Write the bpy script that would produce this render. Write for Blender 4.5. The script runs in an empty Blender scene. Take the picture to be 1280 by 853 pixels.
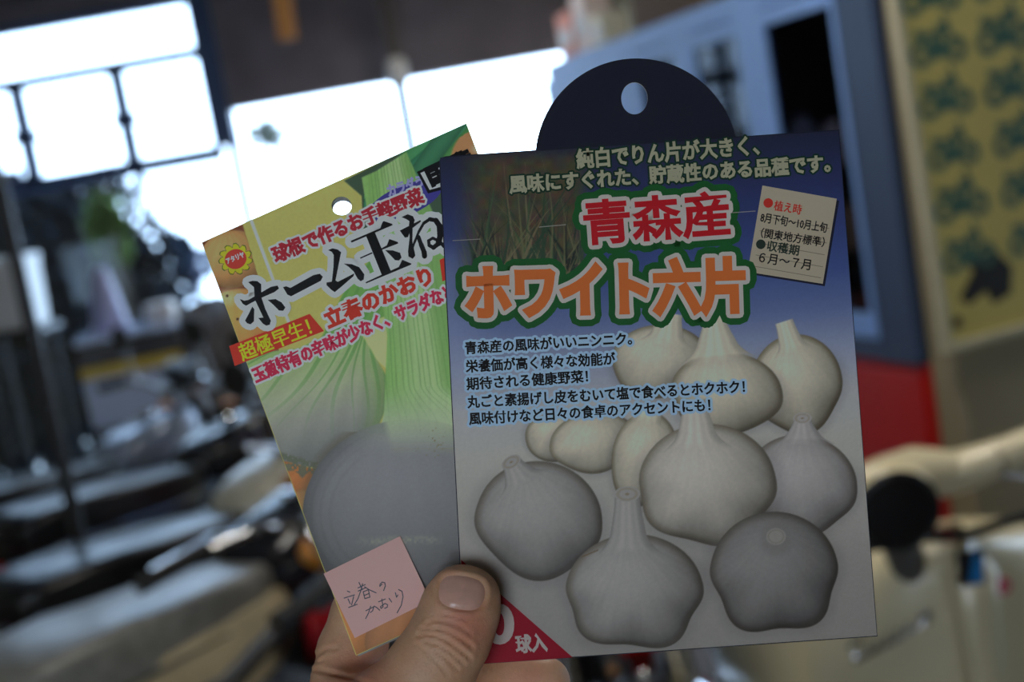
import bpy, bmesh, math, random
import numpy as np
from mathutils import Vector, Matrix
from mathutils.geometry import tessellate_polygon

S = bpy.context.scene
COL = S.collection
R = math.radians
random.seed(7)
rng = np.random.default_rng(11)

# ------------------------------------------------------------------ camera
FPX = 1600.0                       # focal length in pixels of the 1280 x 853 frame
CAM_LOC = Vector((0.0, 0.0, 1.55))
cam_d = bpy.data.cameras.new('camera')
cam = bpy.data.objects.new('camera', cam_d)
COL.objects.link(cam)
CAM_M = Matrix.Translation(CAM_LOC) @ Matrix.Rotation(R(90 - 7.5), 4, 'X') @ Matrix.Rotation(R(-10), 4, 'Z')
cam.matrix_world = CAM_M
cam_d.sensor_width = 36.0
cam_d.lens = 36.0 * FPX / 1280.0   # 45 mm
cam_d.clip_start = 0.02
cam_d.clip_end = 200
cam_d.dof.use_dof = True
cam_d.dof.focus_distance = 0.398
cam_d.dof.aperture_fstop = 8.0     # about a 5.6 mm pupil at 0.4 m
S.camera = cam

# ------------------------------------------------------------------ view / world / light
S.view_settings.view_transform = 'Standard'
S.view_settings.look = 'None'
S.view_settings.gamma = 1.0
S.view_settings.use_curve_mapping = False
S.view_settings.exposure = 0.0
S.cycles.use_denoising = True
S.cycles.max_bounces = 8
S.cycles.diffuse_bounces = 5
S.cycles.transparent_max_bounces = 16
S.cycles.sample_clamp_indirect = 3.0
S.cycles.caustics_reflective = False
S.cycles.caustics_refractive = False

SKY = 8.0
w = bpy.data.worlds.new('sky'); S.world = w
w.use_nodes = True
bg = w.node_tree.nodes['Background']
bg.inputs[0].default_value = (0.54, 0.74, 1.0, 1)
bg.inputs[1].default_value = SKY

def area_light(name, loc, target, sx, sy, power, color=(1, 1, 1), portal=False):
    l = bpy.data.lights.new(name, 'AREA'); l.shape = 'RECTANGLE'; l.size = sx; l.size_y = sy
    l.energy = power; l.color = color
    if portal: l.cycles.is_portal = True
    o = bpy.data.objects.new(name, l); COL.objects.link(o)
    o.location = loc
    o.rotation_euler = (Vector(target) - Vector(loc)).to_track_quat('-Z', 'Y').to_euler()
    return o

# added fill light behind the photographer for the packets; portals for the street front
area_light('rear_fill_light', (-0.9, -2.95, 1.75), (-0.5, 0.0, 1.6), 1.5, 1.2, 20, (1.0, 0.88, 0.72))
area_light('doorway_portal', (-0.4, 6.95, 1.05), (-0.4, 0, 1.05), 1.9, 2.1, 1, portal=True)
area_light('window_portal', (-2.3, 6.95, 1.5), (-2.3, 0, 1.5), 2.0, 2.6, 1, portal=True)

# ------------------------------------------------------------------ picking points by viewing ray
def ray(px, py):
    return CAM_M.to_3x3() @ Vector(((px - 640) / FPX, -(py - 426.5) / FPX, -1))
def at_y(px, py, Y):
    d = ray(px, py); return CAM_LOC + d * (Y / d.y)
def at_d(px, py, dist):
    return CAM_LOC + ray(px, py) * dist

# ------------------------------------------------------------------ helpers
def lin(c):
    c = np.asarray(c, float) / 255.0
    return np.where(c <= 0.04045, c / 12.92, ((c + 0.055) / 1.055) ** 2.4)

MATS = {}
def mat(name, rgb=(0.8, 0.8, 0.8), rough=0.5, metal=0.0, noise=0.0, nscale=20.0, bump=0.0, spec=0.5, coat=0.0):
    if name in MATS: return MATS[name]
    m = bpy.data.materials.new(name); m.use_nodes = True
    nt = m.node_tree; b = nt.nodes['Principled BSDF']
    b.inputs['Base Color'].default_value = (*rgb, 1)
    b.inputs['Roughness'].default_value = rough
    b.inputs['Metallic'].default_value = metal
    b.inputs['Specular IOR Level'].default_value = spec
    b.inputs['Coat Weight'].default_value = coat
    if noise or bump:
        tc = nt.nodes.new('ShaderNodeTexCoord')
        n = nt.nodes.new('ShaderNodeTexNoise'); n.inputs['Scale'].default_value = nscale
        n.inputs['Detail'].default_value = 5
        nt.links.new(tc.outputs['Object'], n.inputs['Vector'])
        if noise:
            r = nt.nodes.new('ShaderNodeValToRGB')
            r.color_ramp.elements[0].position = 0.3; r.color_ramp.elements[1].position = 0.7
            r.color_ramp.elements[0].color = (*[max(0, c * (1 - noise)) for c in rgb], 1)
            r.color_ramp.elements[1].color = (*[min(1, c * (1 + noise)) for c in rgb], 1)
            nt.links.new(n.outputs['Fac'], r.inputs['Fac'])
            nt.links.new(r.outputs['Color'], b.inputs['Base Color'])
        if bump:
            bp = nt.nodes.new('ShaderNodeBump'); bp.inputs['Strength'].default_value = bump
            bp.inputs['Distance'].default_value = 0.01
            nt.links.new(n.outputs['Fac'], bp.inputs['Height'])
            nt.links.new(bp.outputs['Normal'], b.inputs['Normal'])
    MATS[name] = m
    return m

def glass_mat(name, tint=(0.95, 0.98, 1.0), refl=0.08):
    if name in MATS: return MATS[name]
    m = bpy.data.materials.new(name); m.use_nodes = True
    nt = m.node_tree; nt.nodes.clear()
    out = nt.nodes.new('ShaderNodeOutputMaterial'); mx = nt.nodes.new('ShaderNodeMixShader')
    t = nt.nodes.new('ShaderNodeBsdfTransparent'); g = nt.nodes.new('ShaderNodeBsdfGlossy')
    t.inputs[0].default_value = (*tint, 1); g.inputs['Roughness'].default_value = 0.03
    mx.inputs[0].default_value = refl
    nt.links.new(t.outputs[0], mx.inputs[1]); nt.links.new(g.outputs[0], mx.inputs[2])
    nt.links.new(mx.outputs[0], out.inputs[0])
    MATS[name] = m
    return m

class MB:
    """collects shapes; build() links them as ONE mesh object"""
    def __init__(s): s.v = []; s.f = []; s.mi = []; s.m = 0
    def add(s, vs, fs):
        o = len(s.v); s.v += [tuple(v) for v in vs]
        s.f += [tuple(i + o for i in f) for f in fs]; s.mi += [s.m] * len(fs)
        return s
    def box(s, c, size, rot=None):
        x, y, z = [k / 2 for k in size]
        vs = [Vector(p) for p in ((-x,-y,-z),(x,-y,-z),(x,y,-z),(-x,y,-z),(-x,-y,z),(x,-y,z),(x,y,z),(-x,y,z))]
        if rot is not None: vs = [rot @ v for v in vs]
        c = Vector(c)
        return s.add([v + c for v in vs], [(0,3,2,1),(4,5,6,7),(0,1,5,4),(1,2,6,5),(2,3,7,6),(3,0,4,7)])
    def tube(s, pts, rad, n=10, cap=True, flat=1.0, up=None):
        pts = [Vector(p) for p in pts]
        if not hasattr(rad, '__len__'): rad = [rad] * len(pts)
        vs = []; fs = []
        prev = None
        for i, p in enumerate(pts):
            a = pts[max(i-1,0)]; b = pts[min(i+1,len(pts)-1)]
            t = (b - a).normalized()
            if prev is None:
                u = Vector(up) if up else (Vector((0,0,1)) if abs(t.z) < .9 else Vector((1,0,0)))
            else: u = prev
            x = t.cross(u); x.normalize() ; y = x.cross(t).normalized(); prev = y
            for k in range(n):
                an = 2*math.pi*k/n
                vs.append(p + x*math.cos(an)*rad[i] + y*math.sin(an)*rad[i]*flat)
        for i in range(len(pts)-1):
            for k in range(n):
                k2 = (k+1) % n
                fs.append((i*n+k, i*n+k2, (i+1)*n+k2, (i+1)*n+k))
        if cap:
            fs.append(tuple(range(n-1,-1,-1))); fs.append(tuple((len(pts)-1)*n+k for k in range(n)))
        return s.add(vs, fs)
    def lathe(s, prof, c=(0,0,0), axis=(0,0,1), n=20, sx=1.0):
        """prof: list of (r, h) along axis"""
        q = Vector((0,0,1)).rotation_difference(Vector(axis).normalized()).to_matrix()
        c = Vector(c); vs = []; fs = []
        for r, h in prof:
            for k in range(n):
                a = 2*math.pi*k/n
                vs.append(c + q @ Vector((r*math.cos(a)*sx, r*math.sin(a), h)))
        for i in range(len(prof)-1):
            for k in range(n):
                k2 = (k+1) % n
                fs.append((i*n+k, i*n+k2, (i+1)*n+k2, (i+1)*n+k))
        if prof[0][0] > 1e-6: fs.append(tuple(range(n-1,-1,-1)))
        if prof[-1][0] > 1e-6: fs.append(tuple((len(prof)-1)*n+k for k in range(n)))
        return s.add(vs, fs)
    def torus(s, c, axis, RR, r, n=32, k=10, flat=1.0):
        q = Vector((0,0,1)).rotation_difference(Vector(axis).normalized()).to_matrix()
        c = Vector(c); vs = []; fs = []
        for i in range(n):
            a = 2*math.pi*i/n
            for j in range(k):
                b = 2*math.pi*j/k
                rr = RR + r*math.cos(b)
                vs.append(c + q @ Vector((rr*math.cos(a), rr*math.sin(a), r*flat*math.sin(b))))
        for i in range(n):
            for j in range(k):
                i2 = (i+1)%n; j2 = (j+1)%k
                fs.append((i*k+j, i2*k+j, i2*k+j2, i*k+j2))
        return s.add(vs, fs)
    def loft(s, rings, cap=True):
        """rings: list of equal-length closed loops"""
        n = len(rings[0]); vs = [p for r in rings for p in r]; fs = []
        for i in range(len(rings)-1):
            for k in range(n):
                k2 = (k+1)%n
                fs.append((i*n+k, i*n+k2, (i+1)*n+k2, (i+1)*n+k))
        if cap:
            fs.append(tuple(range(n-1,-1,-1))); fs.append(tuple((len(rings)-1)*n+k for k in range(n)))
        return s.add(vs, fs)
    def build(s, name, mats, parent=None, smooth=False, bevel=0.0, sub=0):
        me = bpy.data.meshes.new(name)
        me.from_pydata(s.v, [], s.f)
        if not isinstance(mats, (list, tuple)): mats = [mats]
        for m in mats: me.materials.append(m)
        me.polygons.foreach_set('material_index', s.mi)
        bm = bmesh.new(); bm.from_mesh(me)
        bmesh.ops.recalc_face_normals(bm, faces=bm.faces); bm.to_mesh(me); bm.free()
        if smooth:
            me.polygons.foreach_set('use_smooth', [True]*len(me.polygons))
            me.set_sharp_from_angle(angle=R(42))
        me.update()
        o = bpy.data.objects.new(name, me); COL.objects.link(o)
        if parent: o.parent = parent
        if bevel:
            b = o.modifiers.new('bevel', 'BEVEL'); b.width = bevel; b.segments = 2; b.limit_method = 'ANGLE'
        if sub:
            b = o.modifiers.new('sub', 'SUBSURF'); b.levels = sub; b.render_levels = sub
        return o

def thing(name, label, cat, loc=(0,0,0), rz=0.0, group=None):
    o = bpy.data.objects.new(name, None); COL.objects.link(o)
    o.empty_display_size = 0.05
    o.location = loc; o.rotation_euler = (0, 0, rz)
    return tag(o, label, cat, group)
def tag(o, label, cat, group=None):
    o['label'] = label; o['category'] = cat
    if group: o['group'] = group
    return o
def structure(o):
    o['kind'] = 'structure'; return o
def rrect(cx, cy, hx, hy, r, n=4):
    pts = []
    for (sx, sy, a0) in ((1,1,0),(-1,1,90),(-1,-1,180),(1,-1,270)):
        for k in range(n+1):
            a = R(a0 + 90*k/n)
            pts.append((cx + sx*(hx-r) + r*math.cos(a), cy + sy*(hy-r) + r*math.sin(a)))
    return pts

# ------------------------------------------------------------------ shared materials
M_black = mat('black_vinyl', (0.010,0.010,0.011), 0.30, noise=.3, nscale=60, bump=.08)
M_rubber = mat('tyre_rubber', (0.012,0.012,0.012), 0.75)
M_chrome = mat('chrome', (0.75,0.76,0.78), 0.14, 1.0)
M_dark = mat('dark_painted_steel', (0.02,0.02,0.022), 0.4)
M_alu = mat('cast_aluminium', (0.35,0.35,0.36), 0.4, 0.9)
M_engine = mat('engine_grey', (0.09,0.09,0.095), 0.5, 0.6)
M_cream = mat('cream_enamel', (0.74,0.64,0.41), 0.3, coat=.3, noise=.06, nscale=6)
M_beige = mat('beige_plastic', (0.66,0.55,0.34), 0.35, noise=.12, nscale=9)
M_orange = mat('orange_lens', (0.85,0.33,0.04), 0.25)
M_redlens = mat('red_lens', (0.5,0.01,0.01), 0.2)
M_white = mat('white_plastic', (0.75,0.74,0.72), 0.4)
M_lens = mat('headlamp_glass', (0.4,0.42,0.44), 0.1, 0.3)
M_greyseat = mat('grey_vinyl', (0.22,0.22,0.2), 0.35, noise=.2, nscale=30)

# ------------------------------------------------------------------ the setting
FY = 7.0                                             # plane of the street front
def setting():
    m_floor = mat('oily_concrete', (0.085,0.08,0.075), 0.6, noise=.35, nscale=3, bump=.2)
    m_ceil = mat('dark_ceiling_boards', (0.15,0.135,0.14), 0.8, noise=.25, nscale=5)
    m_wall = mat('olive_plaster', (0.31,0.265,0.17), 0.85, noise=.08, nscale=7, bump=.1)
    m_front = mat('dark_brown_panelling', (0.20,0.175,0.20), 0.7, noise=.2, nscale=4)
    m_frame = mat('blue_grey_window_paint', (0.05,0.09,0.20), 0.45)
    m_glass = glass_mat('window_glass')
    structure(MB().box((0,2.0,-.05),(8.4,10.2,.1)).build('floor', m_floor))
    c = MB().box((0,2.0,2.95),(8.4,10.2,.1))
    for k in range(9): c.box((0,-2+k*1.05,2.86),(8.4,.09,.09))
    structure(c.build('ceiling', m_ceil))
    structure(MB().box((-4.05,2,1.45),(.1,10.2,2.9)).build('wall_left', m_wall))
    # unseen back wall; its window is added to go with the rear fill light
    b = MB()
    b.box((-2.95,-3.05,1.45),(2.3,.1,2.9)); b.box((2.05,-3.05,1.45),(4.3,.1,2.9))
    b.box((-.95,-3.05,.55),(1.7,.1,1.1)); b.box((-.95,-3.05,2.65),(1.7,.1,.5))
    structure(b.build('wall_back', m_wall))
    w2 = bpy.data.objects.new('added_window', None); COL.objects.link(w2); structure(w2)
    b = MB()
    for x in (-1.78,-.95,-.12): b.box((x,-3.05,1.75),(.05,.07,1.3))
    for z in (1.125,2.375): b.box((-.95,-3.05,z),(1.7,.07,.05))
    b.build('window_frame', m_frame, w2)
    MB().box((-.95,-3.06,1.75),(1.62,.005,1.22)).build('window_pane', m_glass, w2)
    # street front: lintel, posts
    zt = 2.12
    f = MB()
    f.box((1.4,FY,2.51),(5.4,.12,.78))                                # lintel over the opening
    f.box((2.5,FY,1.06),(3.2,.12,2.12))                               # wall right of the opening
    f.box((-3.7,FY,1.45),(.8,.12,2.9)); f.box((-2.35,FY,2.83),(1.9,.12,.16))
    structure(f.build('wall_front', m_front))
    pl = at_y(262,60,FY).x; pr = at_y(284,140,FY).x
    structure(MB().box(((pl+pr)/2-.02,FY,2.42),(.12,.14,.96)).box(((pl+pr)/2+.01,FY,.96),(.05,.10,1.97)).build('trim_1', m_frame))
    # glazed screen left of the post
    W = thing('window_1','tall glazed screen with blue-grey bars left of the bright doorway','window',(0,0,0))
    del W['category']; del W['label']; structure(W)
    x0 = -3.32; x1 = (pl+pr)/2-.05
    g = MB()
    g.box(((x0+x1)/2,FY,2.45),(x1-x0,.06,.06)); g.box(((x0+x1)/2,FY,1.91),(x1-x0,.06,.08))
    g.box(((x0+x1)/2,FY,2.73),(x1-x0,.06,.05)); g.box(((x0+x1)/2,FY,.06),(x1-x0,.06,.12))
    for px, py in ((28,150),(157,150)):
        xm = at_y(px,py,FY).x
        g.box((xm,FY,2.18),(.075,.06,.54))
        g.box((xm,FY,2.17),(.12,.07,.06))
    g.box((x0+.3,FY,1.4),(.05,.06,2.7))
    g.build('window_frame', m_frame, W)
    MB().box(((x0+x1)/2,FY,1.4),(x1-x0,.004,2.66)).build('window_pane', m_glass, W)
    # right walls: one behind the cabinets, one turned towards the camera that carries the poster
    def wall(name, a, b, m, th=.1):
        a = Vector((*a,0)); b = Vector((*b,0)); d = b-a; n = Vector((-d.y,d.x,0)).normalized()
        rot = Matrix.Rotation(math.atan2(d.y,d.x),3,'Z')
        return structure(MB().box((a+b)/2 + n*th/2 + Vector((0,0,1.45)),(d.length,th,2.9),rot).build(name,m))
    wall('wall_right', (.80,6.94), (1.42,3.16), m_wall)
    wall('wall_right_2', (.962,2.765), (3.817,3.690), m_wall)
    structure(MB().box((4.05,0,1.45),(.1,6.2,2.9)).build('wall_right_3', m_wall))
    structure(MB().box((0,13,-.06),(40,11.8,.1)).build('ground', mat('street_concrete',(.5,.5,.48),.8,noise=.1)))
setting()

# pilaster board beside the poster
# ------------------------------------------------------------------ poster of old motorcycles
def poster():
    a = Vector((.962,2.765,0)); b = Vector((3.817,3.690,0)); d = (b-a).normalized(); n = Vector((d.y,-d.x,0))
    def on_wall(px,py,off):
        r = ray(px,py); p0 = a + n*off
        t = (p0-CAM_LOC).dot(n)/r.dot(n); return CAM_LOC + r*t
    bl = on_wall(1187,430,.02); tl = on_wall(1135,0,.02); br = on_wall(1280,402,.02)
    H = 1.32; Wd = .80
    up = Vector((0,0,1)); tilt = math.atan2((br-bl).z,(br-bl).dot(d))*.6
    root = thing('poster','framed yellow poster printed with rows of green motorcycles on the right wall','poster')
    root.matrix_world = Matrix.Translation(bl) @ Matrix((( d.x,-n.x,0,0),(d.y,-n.y,0,0),(0,0,1,0),(0,0,0,1))) @ Matrix.Rotation(-tilt,4,'Y')
    # local: x right, y into the wall, z up
    fm = mat('pale_wood_frame',(.52,.47,.31),.5,noise=.1)
    f = MB()
    t = .018
    f.box((Wd/2,0,-t/2),(Wd+2*t,.024,t)).box((Wd/2,0,H+t/2),(Wd+2*t,.024,t)).box((-t/2,0,H/2),(t,.024,H)).box((Wd+t/2,0,H/2),(t,.024,H))
    f.build('frame',fm,root,bevel=.002)
    yel = mat('yellow_poster_paper',(.53,.44,.13),.6,noise=.06,nscale=9)
    gr = mat('poster_ink_green',(.05,.12,.085),.6); bk = mat('poster_ink_black',(.012,.012,.01),.6)
    p = MB(); p.box((Wd/2,.006,H/2),(Wd,.004,H))
    def disc(cx,cz,r,y,ri=0,nn=18):
        vs=[];fs=[]
        for k in range(nn):
            an=2*math.pi*k/nn
            vs += [(cx+r*math.cos(an),y,cz+r*math.sin(an)),(cx+ri*math.cos(an),y,cz+ri*math.sin(an))]
        for k in range(nn):
            k2=(k+1)%nn; fs.append((2*k,2*k2,2*k2+1,2*k+1))
        p.add(vs,fs)
    def poly(pts,y): p.add([(x,y,z) for x,z in pts],[tuple(range(len(pts)))])
    def moto(cx,cz,s,y=.0035):
        p.m=1
        disc(cx-.045*s,cz,.030*s,y,.012*s); disc(cx+.05*s,cz,.030*s,y-.0001,.012*s)
        poly([(cx-.06*s,cz+.035*s),(cx-.01*s,cz+.028*s),(cx-.005*s,cz+.045*s),(cx-.055*s,cz+.055*s)],y-.0002)
        poly([(cx-.005*s,cz+.03*s),(cx+.035*s,cz+.035*s),(cx+.03*s,cz+.062*s),(cx+.0*s,cz+.058*s)],y-.0003)
        poly([(cx-.03*s,cz-.015*s),(cx+.025*s,cz-.015*s),(cx+.02*s,cz+.03*s),(cx-.02*s,cz+.028*s)],y-.0004)
        poly([(cx+.05*s,cz),(cx+.055*s,cz+.002*s),(cx+.03*s,cz+.085*s),(cx+.018*s,cz+.085*s)],y-.0005)
    for r_ in range(8):
        for c_ in range(4):
            if r_ == 0 : continue
            moto(.085+c_*.175, .06+r_*.112, .88+.14*random.random())
    p.m=2
    poly([(x*1.3,z*1.3) for x,z in ((.05,.055),(.035,.07),(.07,.11),(.05,.13),(.12,.135),(.15,.1),(.14,.055),(.10,.045),(.09,.07))],.0035)
    disc(.03,.04,.014,.0034,0)
    poly([(.26,1.02),(.36,.93),(.76,.95),(.76,1.28),(.28,1.28),(.22,1.12)],.003)
    p.build('printed_sheet',[yel,gr,bk],root)
    q = on_wall(1150,250,.01)
poster()

# ------------------------------------------------------------------ ceiling tube lamps (above the frame), added to light the background
def added_tube_lamp(x,y,rz,label,power):
    t=thing('added_ceiling_lamp',label,'lamp',(x,y,2.80),rz,'added tube lamps under the ceiling')
    MB().box((0,0,-.02),(1.25,.10,.05)).loft([[(-.62,a,-.045),(.62,a,-.045),(.62,b,-.05),(-.62,b,-.05)] for a,b in ((-.05,.05),(-.09,.09))]).build('housing',M_white,t,bevel=.004)
    m=bpy.data.materials.get('lit_tube')
    if not m:
        m=bpy.data.materials.new('lit_tube'); m.use_nodes=True; b=m.node_tree.nodes['Principled BSDF']
        b.inputs['Emission Color'].default_value=(1,.95,.85,1); b.inputs['Emission Strength'].default_value=6
    MB().tube([(-.58,0,-.085),(.58,0,-.085)],.016,12).build('tube',m,t)
    MB().box((-.6,0,-.075),(.03,.04,.05)).build('socket',M_white,t); MB().box((.6,0,-.075),(.03,.04,.05)).build('socket',M_white,t)
    area_light('tube_fill_light',(x,y,2.69),(x,y+.0001,0),1.15,.08,power,(1,.95,.85)).rotation_euler=(0,0,rz)
added_tube_lamp(.35,2.1,R(90),'added tube lamp on the ceiling above the cream scooter, out of view',17)
added_tube_lamp(.1,5.2,R(90),'added tube lamp on the ceiling nearer the bright doorway, out of view',11)

# ------------------------------------------------------------------ cabinets on the right
def cabinets():
    A = Vector((.30,4.80,0)); B = Vector((.9245,2.8785,0))            # far and near ends of the front
    d = (B-A).normalized(); L = (B-A).length
    rz = math.atan2(d.y,d.x)                                          # local x along the front, -y... front faces local -y
    D = .42
    m_blue = mat('light_blue_steel',(.24,.42,.86),.4,noise=.05)
    m_navy = mat('navy_steel',(.045,.07,.14),.4)
    m_in = mat('cabinet_dark_interior',(.03,.028,.03),.7)
    m_red = mat('red_enamel',(.55,.015,.012),.35)
    g = glass_mat('cabinet_glass',(.55,.57,.62),.03)
    # lower red cabinet
    r = thing('red_cabinet','red steel cabinet standing under the glass display cabinet','cabinet',A,rz)
    MB().box((L/2,D/2,.485),(L,D,.93)).build('body',m_red,r,bevel=.006)
    for k in range(3):
        dr = MB().box((L*(k+.5)/3,-.006,.50),(L/3-.02,.014,.86)).build('door',m_red,r,bevel=.004)
        MB().box((L*(k+.5)/3+L/6-.05,-.022,.62),(.015,.02,.12)).build('handle',M_chrome,dr)
    MB().box((L/2,D/2,.01),(L-.04,D-.04,.04)).build('plinth',M_dark,r)
    # upper glazed cabinet
    u = thing('display_cabinet','pale blue metal cabinet with glass doors on top of the red cabinet','cabinet',A+Vector((0,0,0.951)),rz)
    h = .95
    b = MB()
    b.box((L/2,D-.01,h/2),(L,.02,h)).box((L/2,D/2,.012),(L,D,.024)).box((L/2,D/2,h-.012),(L,D,.024))
    b.box((.01,D/2,h/2),(.02,D,h)).box((L-.01,D/2,h/2),(.02,D,h))
    b.build('carcass',m_in,u)
    for z in (.24,.46): MB().box((L/2,D/2+.02,z),(L-.05,D-.08,.012)).build('shelf',m_in,u)
    MB().box((L-.07,-.004,h/2),(.14,.03,h)).build('corner_post',m_navy,u,bevel=.003)
    MB().box((L/2-.07,-.003,.027),(L-.15,.03,.05)).build('bottom_rail',m_navy,u,bevel=.003)
    MB().box((L/2-.03,-.003,h-.03),(L-.14,.03,.06)).build('top_rail',m_blue,u,bevel=.003)
    zt,zb = h-.075,.085
    for x0,x1,g0,g1 in ((.0,.72,None,None),(.72,1.11,.80,1.05),(1.11,1.50,1.17,1.42),(1.50,1.88,1.56,1.865)):
        dr = MB(); hz = h-.11; zc = h/2
        if g0 is None: dr.box(((x0+x1)/2,-.012,zc),(x1-x0-.006,.02,hz))
        else:
            dr.box(((x0+g0)/2+.001,-.012,zc),(g0-x0-.002,.02,hz)).box(((g1+x1)/2-.001,-.012,zc),(x1-g1-.002,.02,hz))
            dr.box(((g0+g1)/2,-.012,zt-.01),(g1-g0,.0195,.04)).box(((g0+g1)/2,-.012,zb),(g1-g0,.0195,.06))
        o = dr.build('door',m_blue,u,bevel=.002)
        if g0 is not None: MB().box(((g0+g1)/2,-.010,zc),(g1-g0,.004,h-.18)).build('pane',g,o)
        MB().lathe([(.012,0),(.016,.012),(.0,.018)],(x1-.03 if g0 is None else x0+.03,-.022,h/2),(0,-1,0),12).build('knob',M_chrome,o)
    # things kept inside
    M = Matrix.Translation(A+Vector((0,0,0.951))) @ Matrix.Rotation(rz,4,'Z')
    cols = [(.55,.35,.4),(.3,.12,.09),(.5,.45,.5),(.2,.22,.3),(.45,.3,.2)]
    k = 0
    for zi,z in enumerate((.026,.248,.468)):
        for xi in range(3):
            x = L-.24-xi*.15 - .02*zi
            m = mat('tin_%d'%k, cols[k%5], .4)
            hh = .09+.05*((k*7)%3)/2
            o = MB().lathe([(.001,0),(.04,0),(.042,.006),(.042,hh*.72),(.028,hh*.85),(.018,hh*.87),(.018,hh),(.001,hh)],(0,0,0),n=16).build('storage_jar',m,smooth=True)
            o.location = M @ Vector((x,.13,z)); k += 1
            shelf = ('bottom','middle','top')[zi]; place = ('nearest the navy corner post','second from the navy corner post','third from the navy corner post')[xi]
            tag(o,'small jar on the %s shelf behind cabinet glass, %s'%(shelf,place),'jar','jars in the display cabinet')
    # goods on the cabinet top
    T = 0.951+h
    def put(o,x,y): o.location = (Matrix.Translation(A) @ Matrix.Rotation(rz,4,'Z')) @ Vector((x,y,T+.001)); o.rotation_euler=(0,0,rz); return o
    carton = MB().box((0,0,.07),(.42,.3,.14)).build('carton',mat('brown_cardboard',(.17,.11,.075),.8,noise=.1),bevel=.004)
    tag(put(carton,.85,.22),'brown cardboard box lying on top of the display cabinet','box')
    MB().box((0,0,.141),(.42,.05,.003)).build('tape',mat('parcel_tape',(.35,.25,.15),.3),carton)
    spec = [('red and white carton standing on the far end of the cabinet',(.85,.35,.25),(.13,.12,.17),.08),
            ('pale pink carton behind the red one on the cabinet top',(.9,.75,.7),(.12,.1,.22),.21),
            ('yellow-white small carton beside the brown cardboard box',(.9,.85,.65),(.1,.1,.12),.34)]
    for i,(lb,c,sz,x) in enumerate(spec):
        o = MB().box((0,0,sz[2]/2),sz).build('product_box',mat('carton_%d'%i,c,.5),bevel=.003)
        MB().box((0,-sz[1]/2-.001,sz[2]*.5),(sz[0]*.8,.002,sz[2]*.35)).build('paper_label',M_white,o)
        tag(put(o,x,.12),lb,'box','cartons on the cabinet top')
cabinets()

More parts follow.
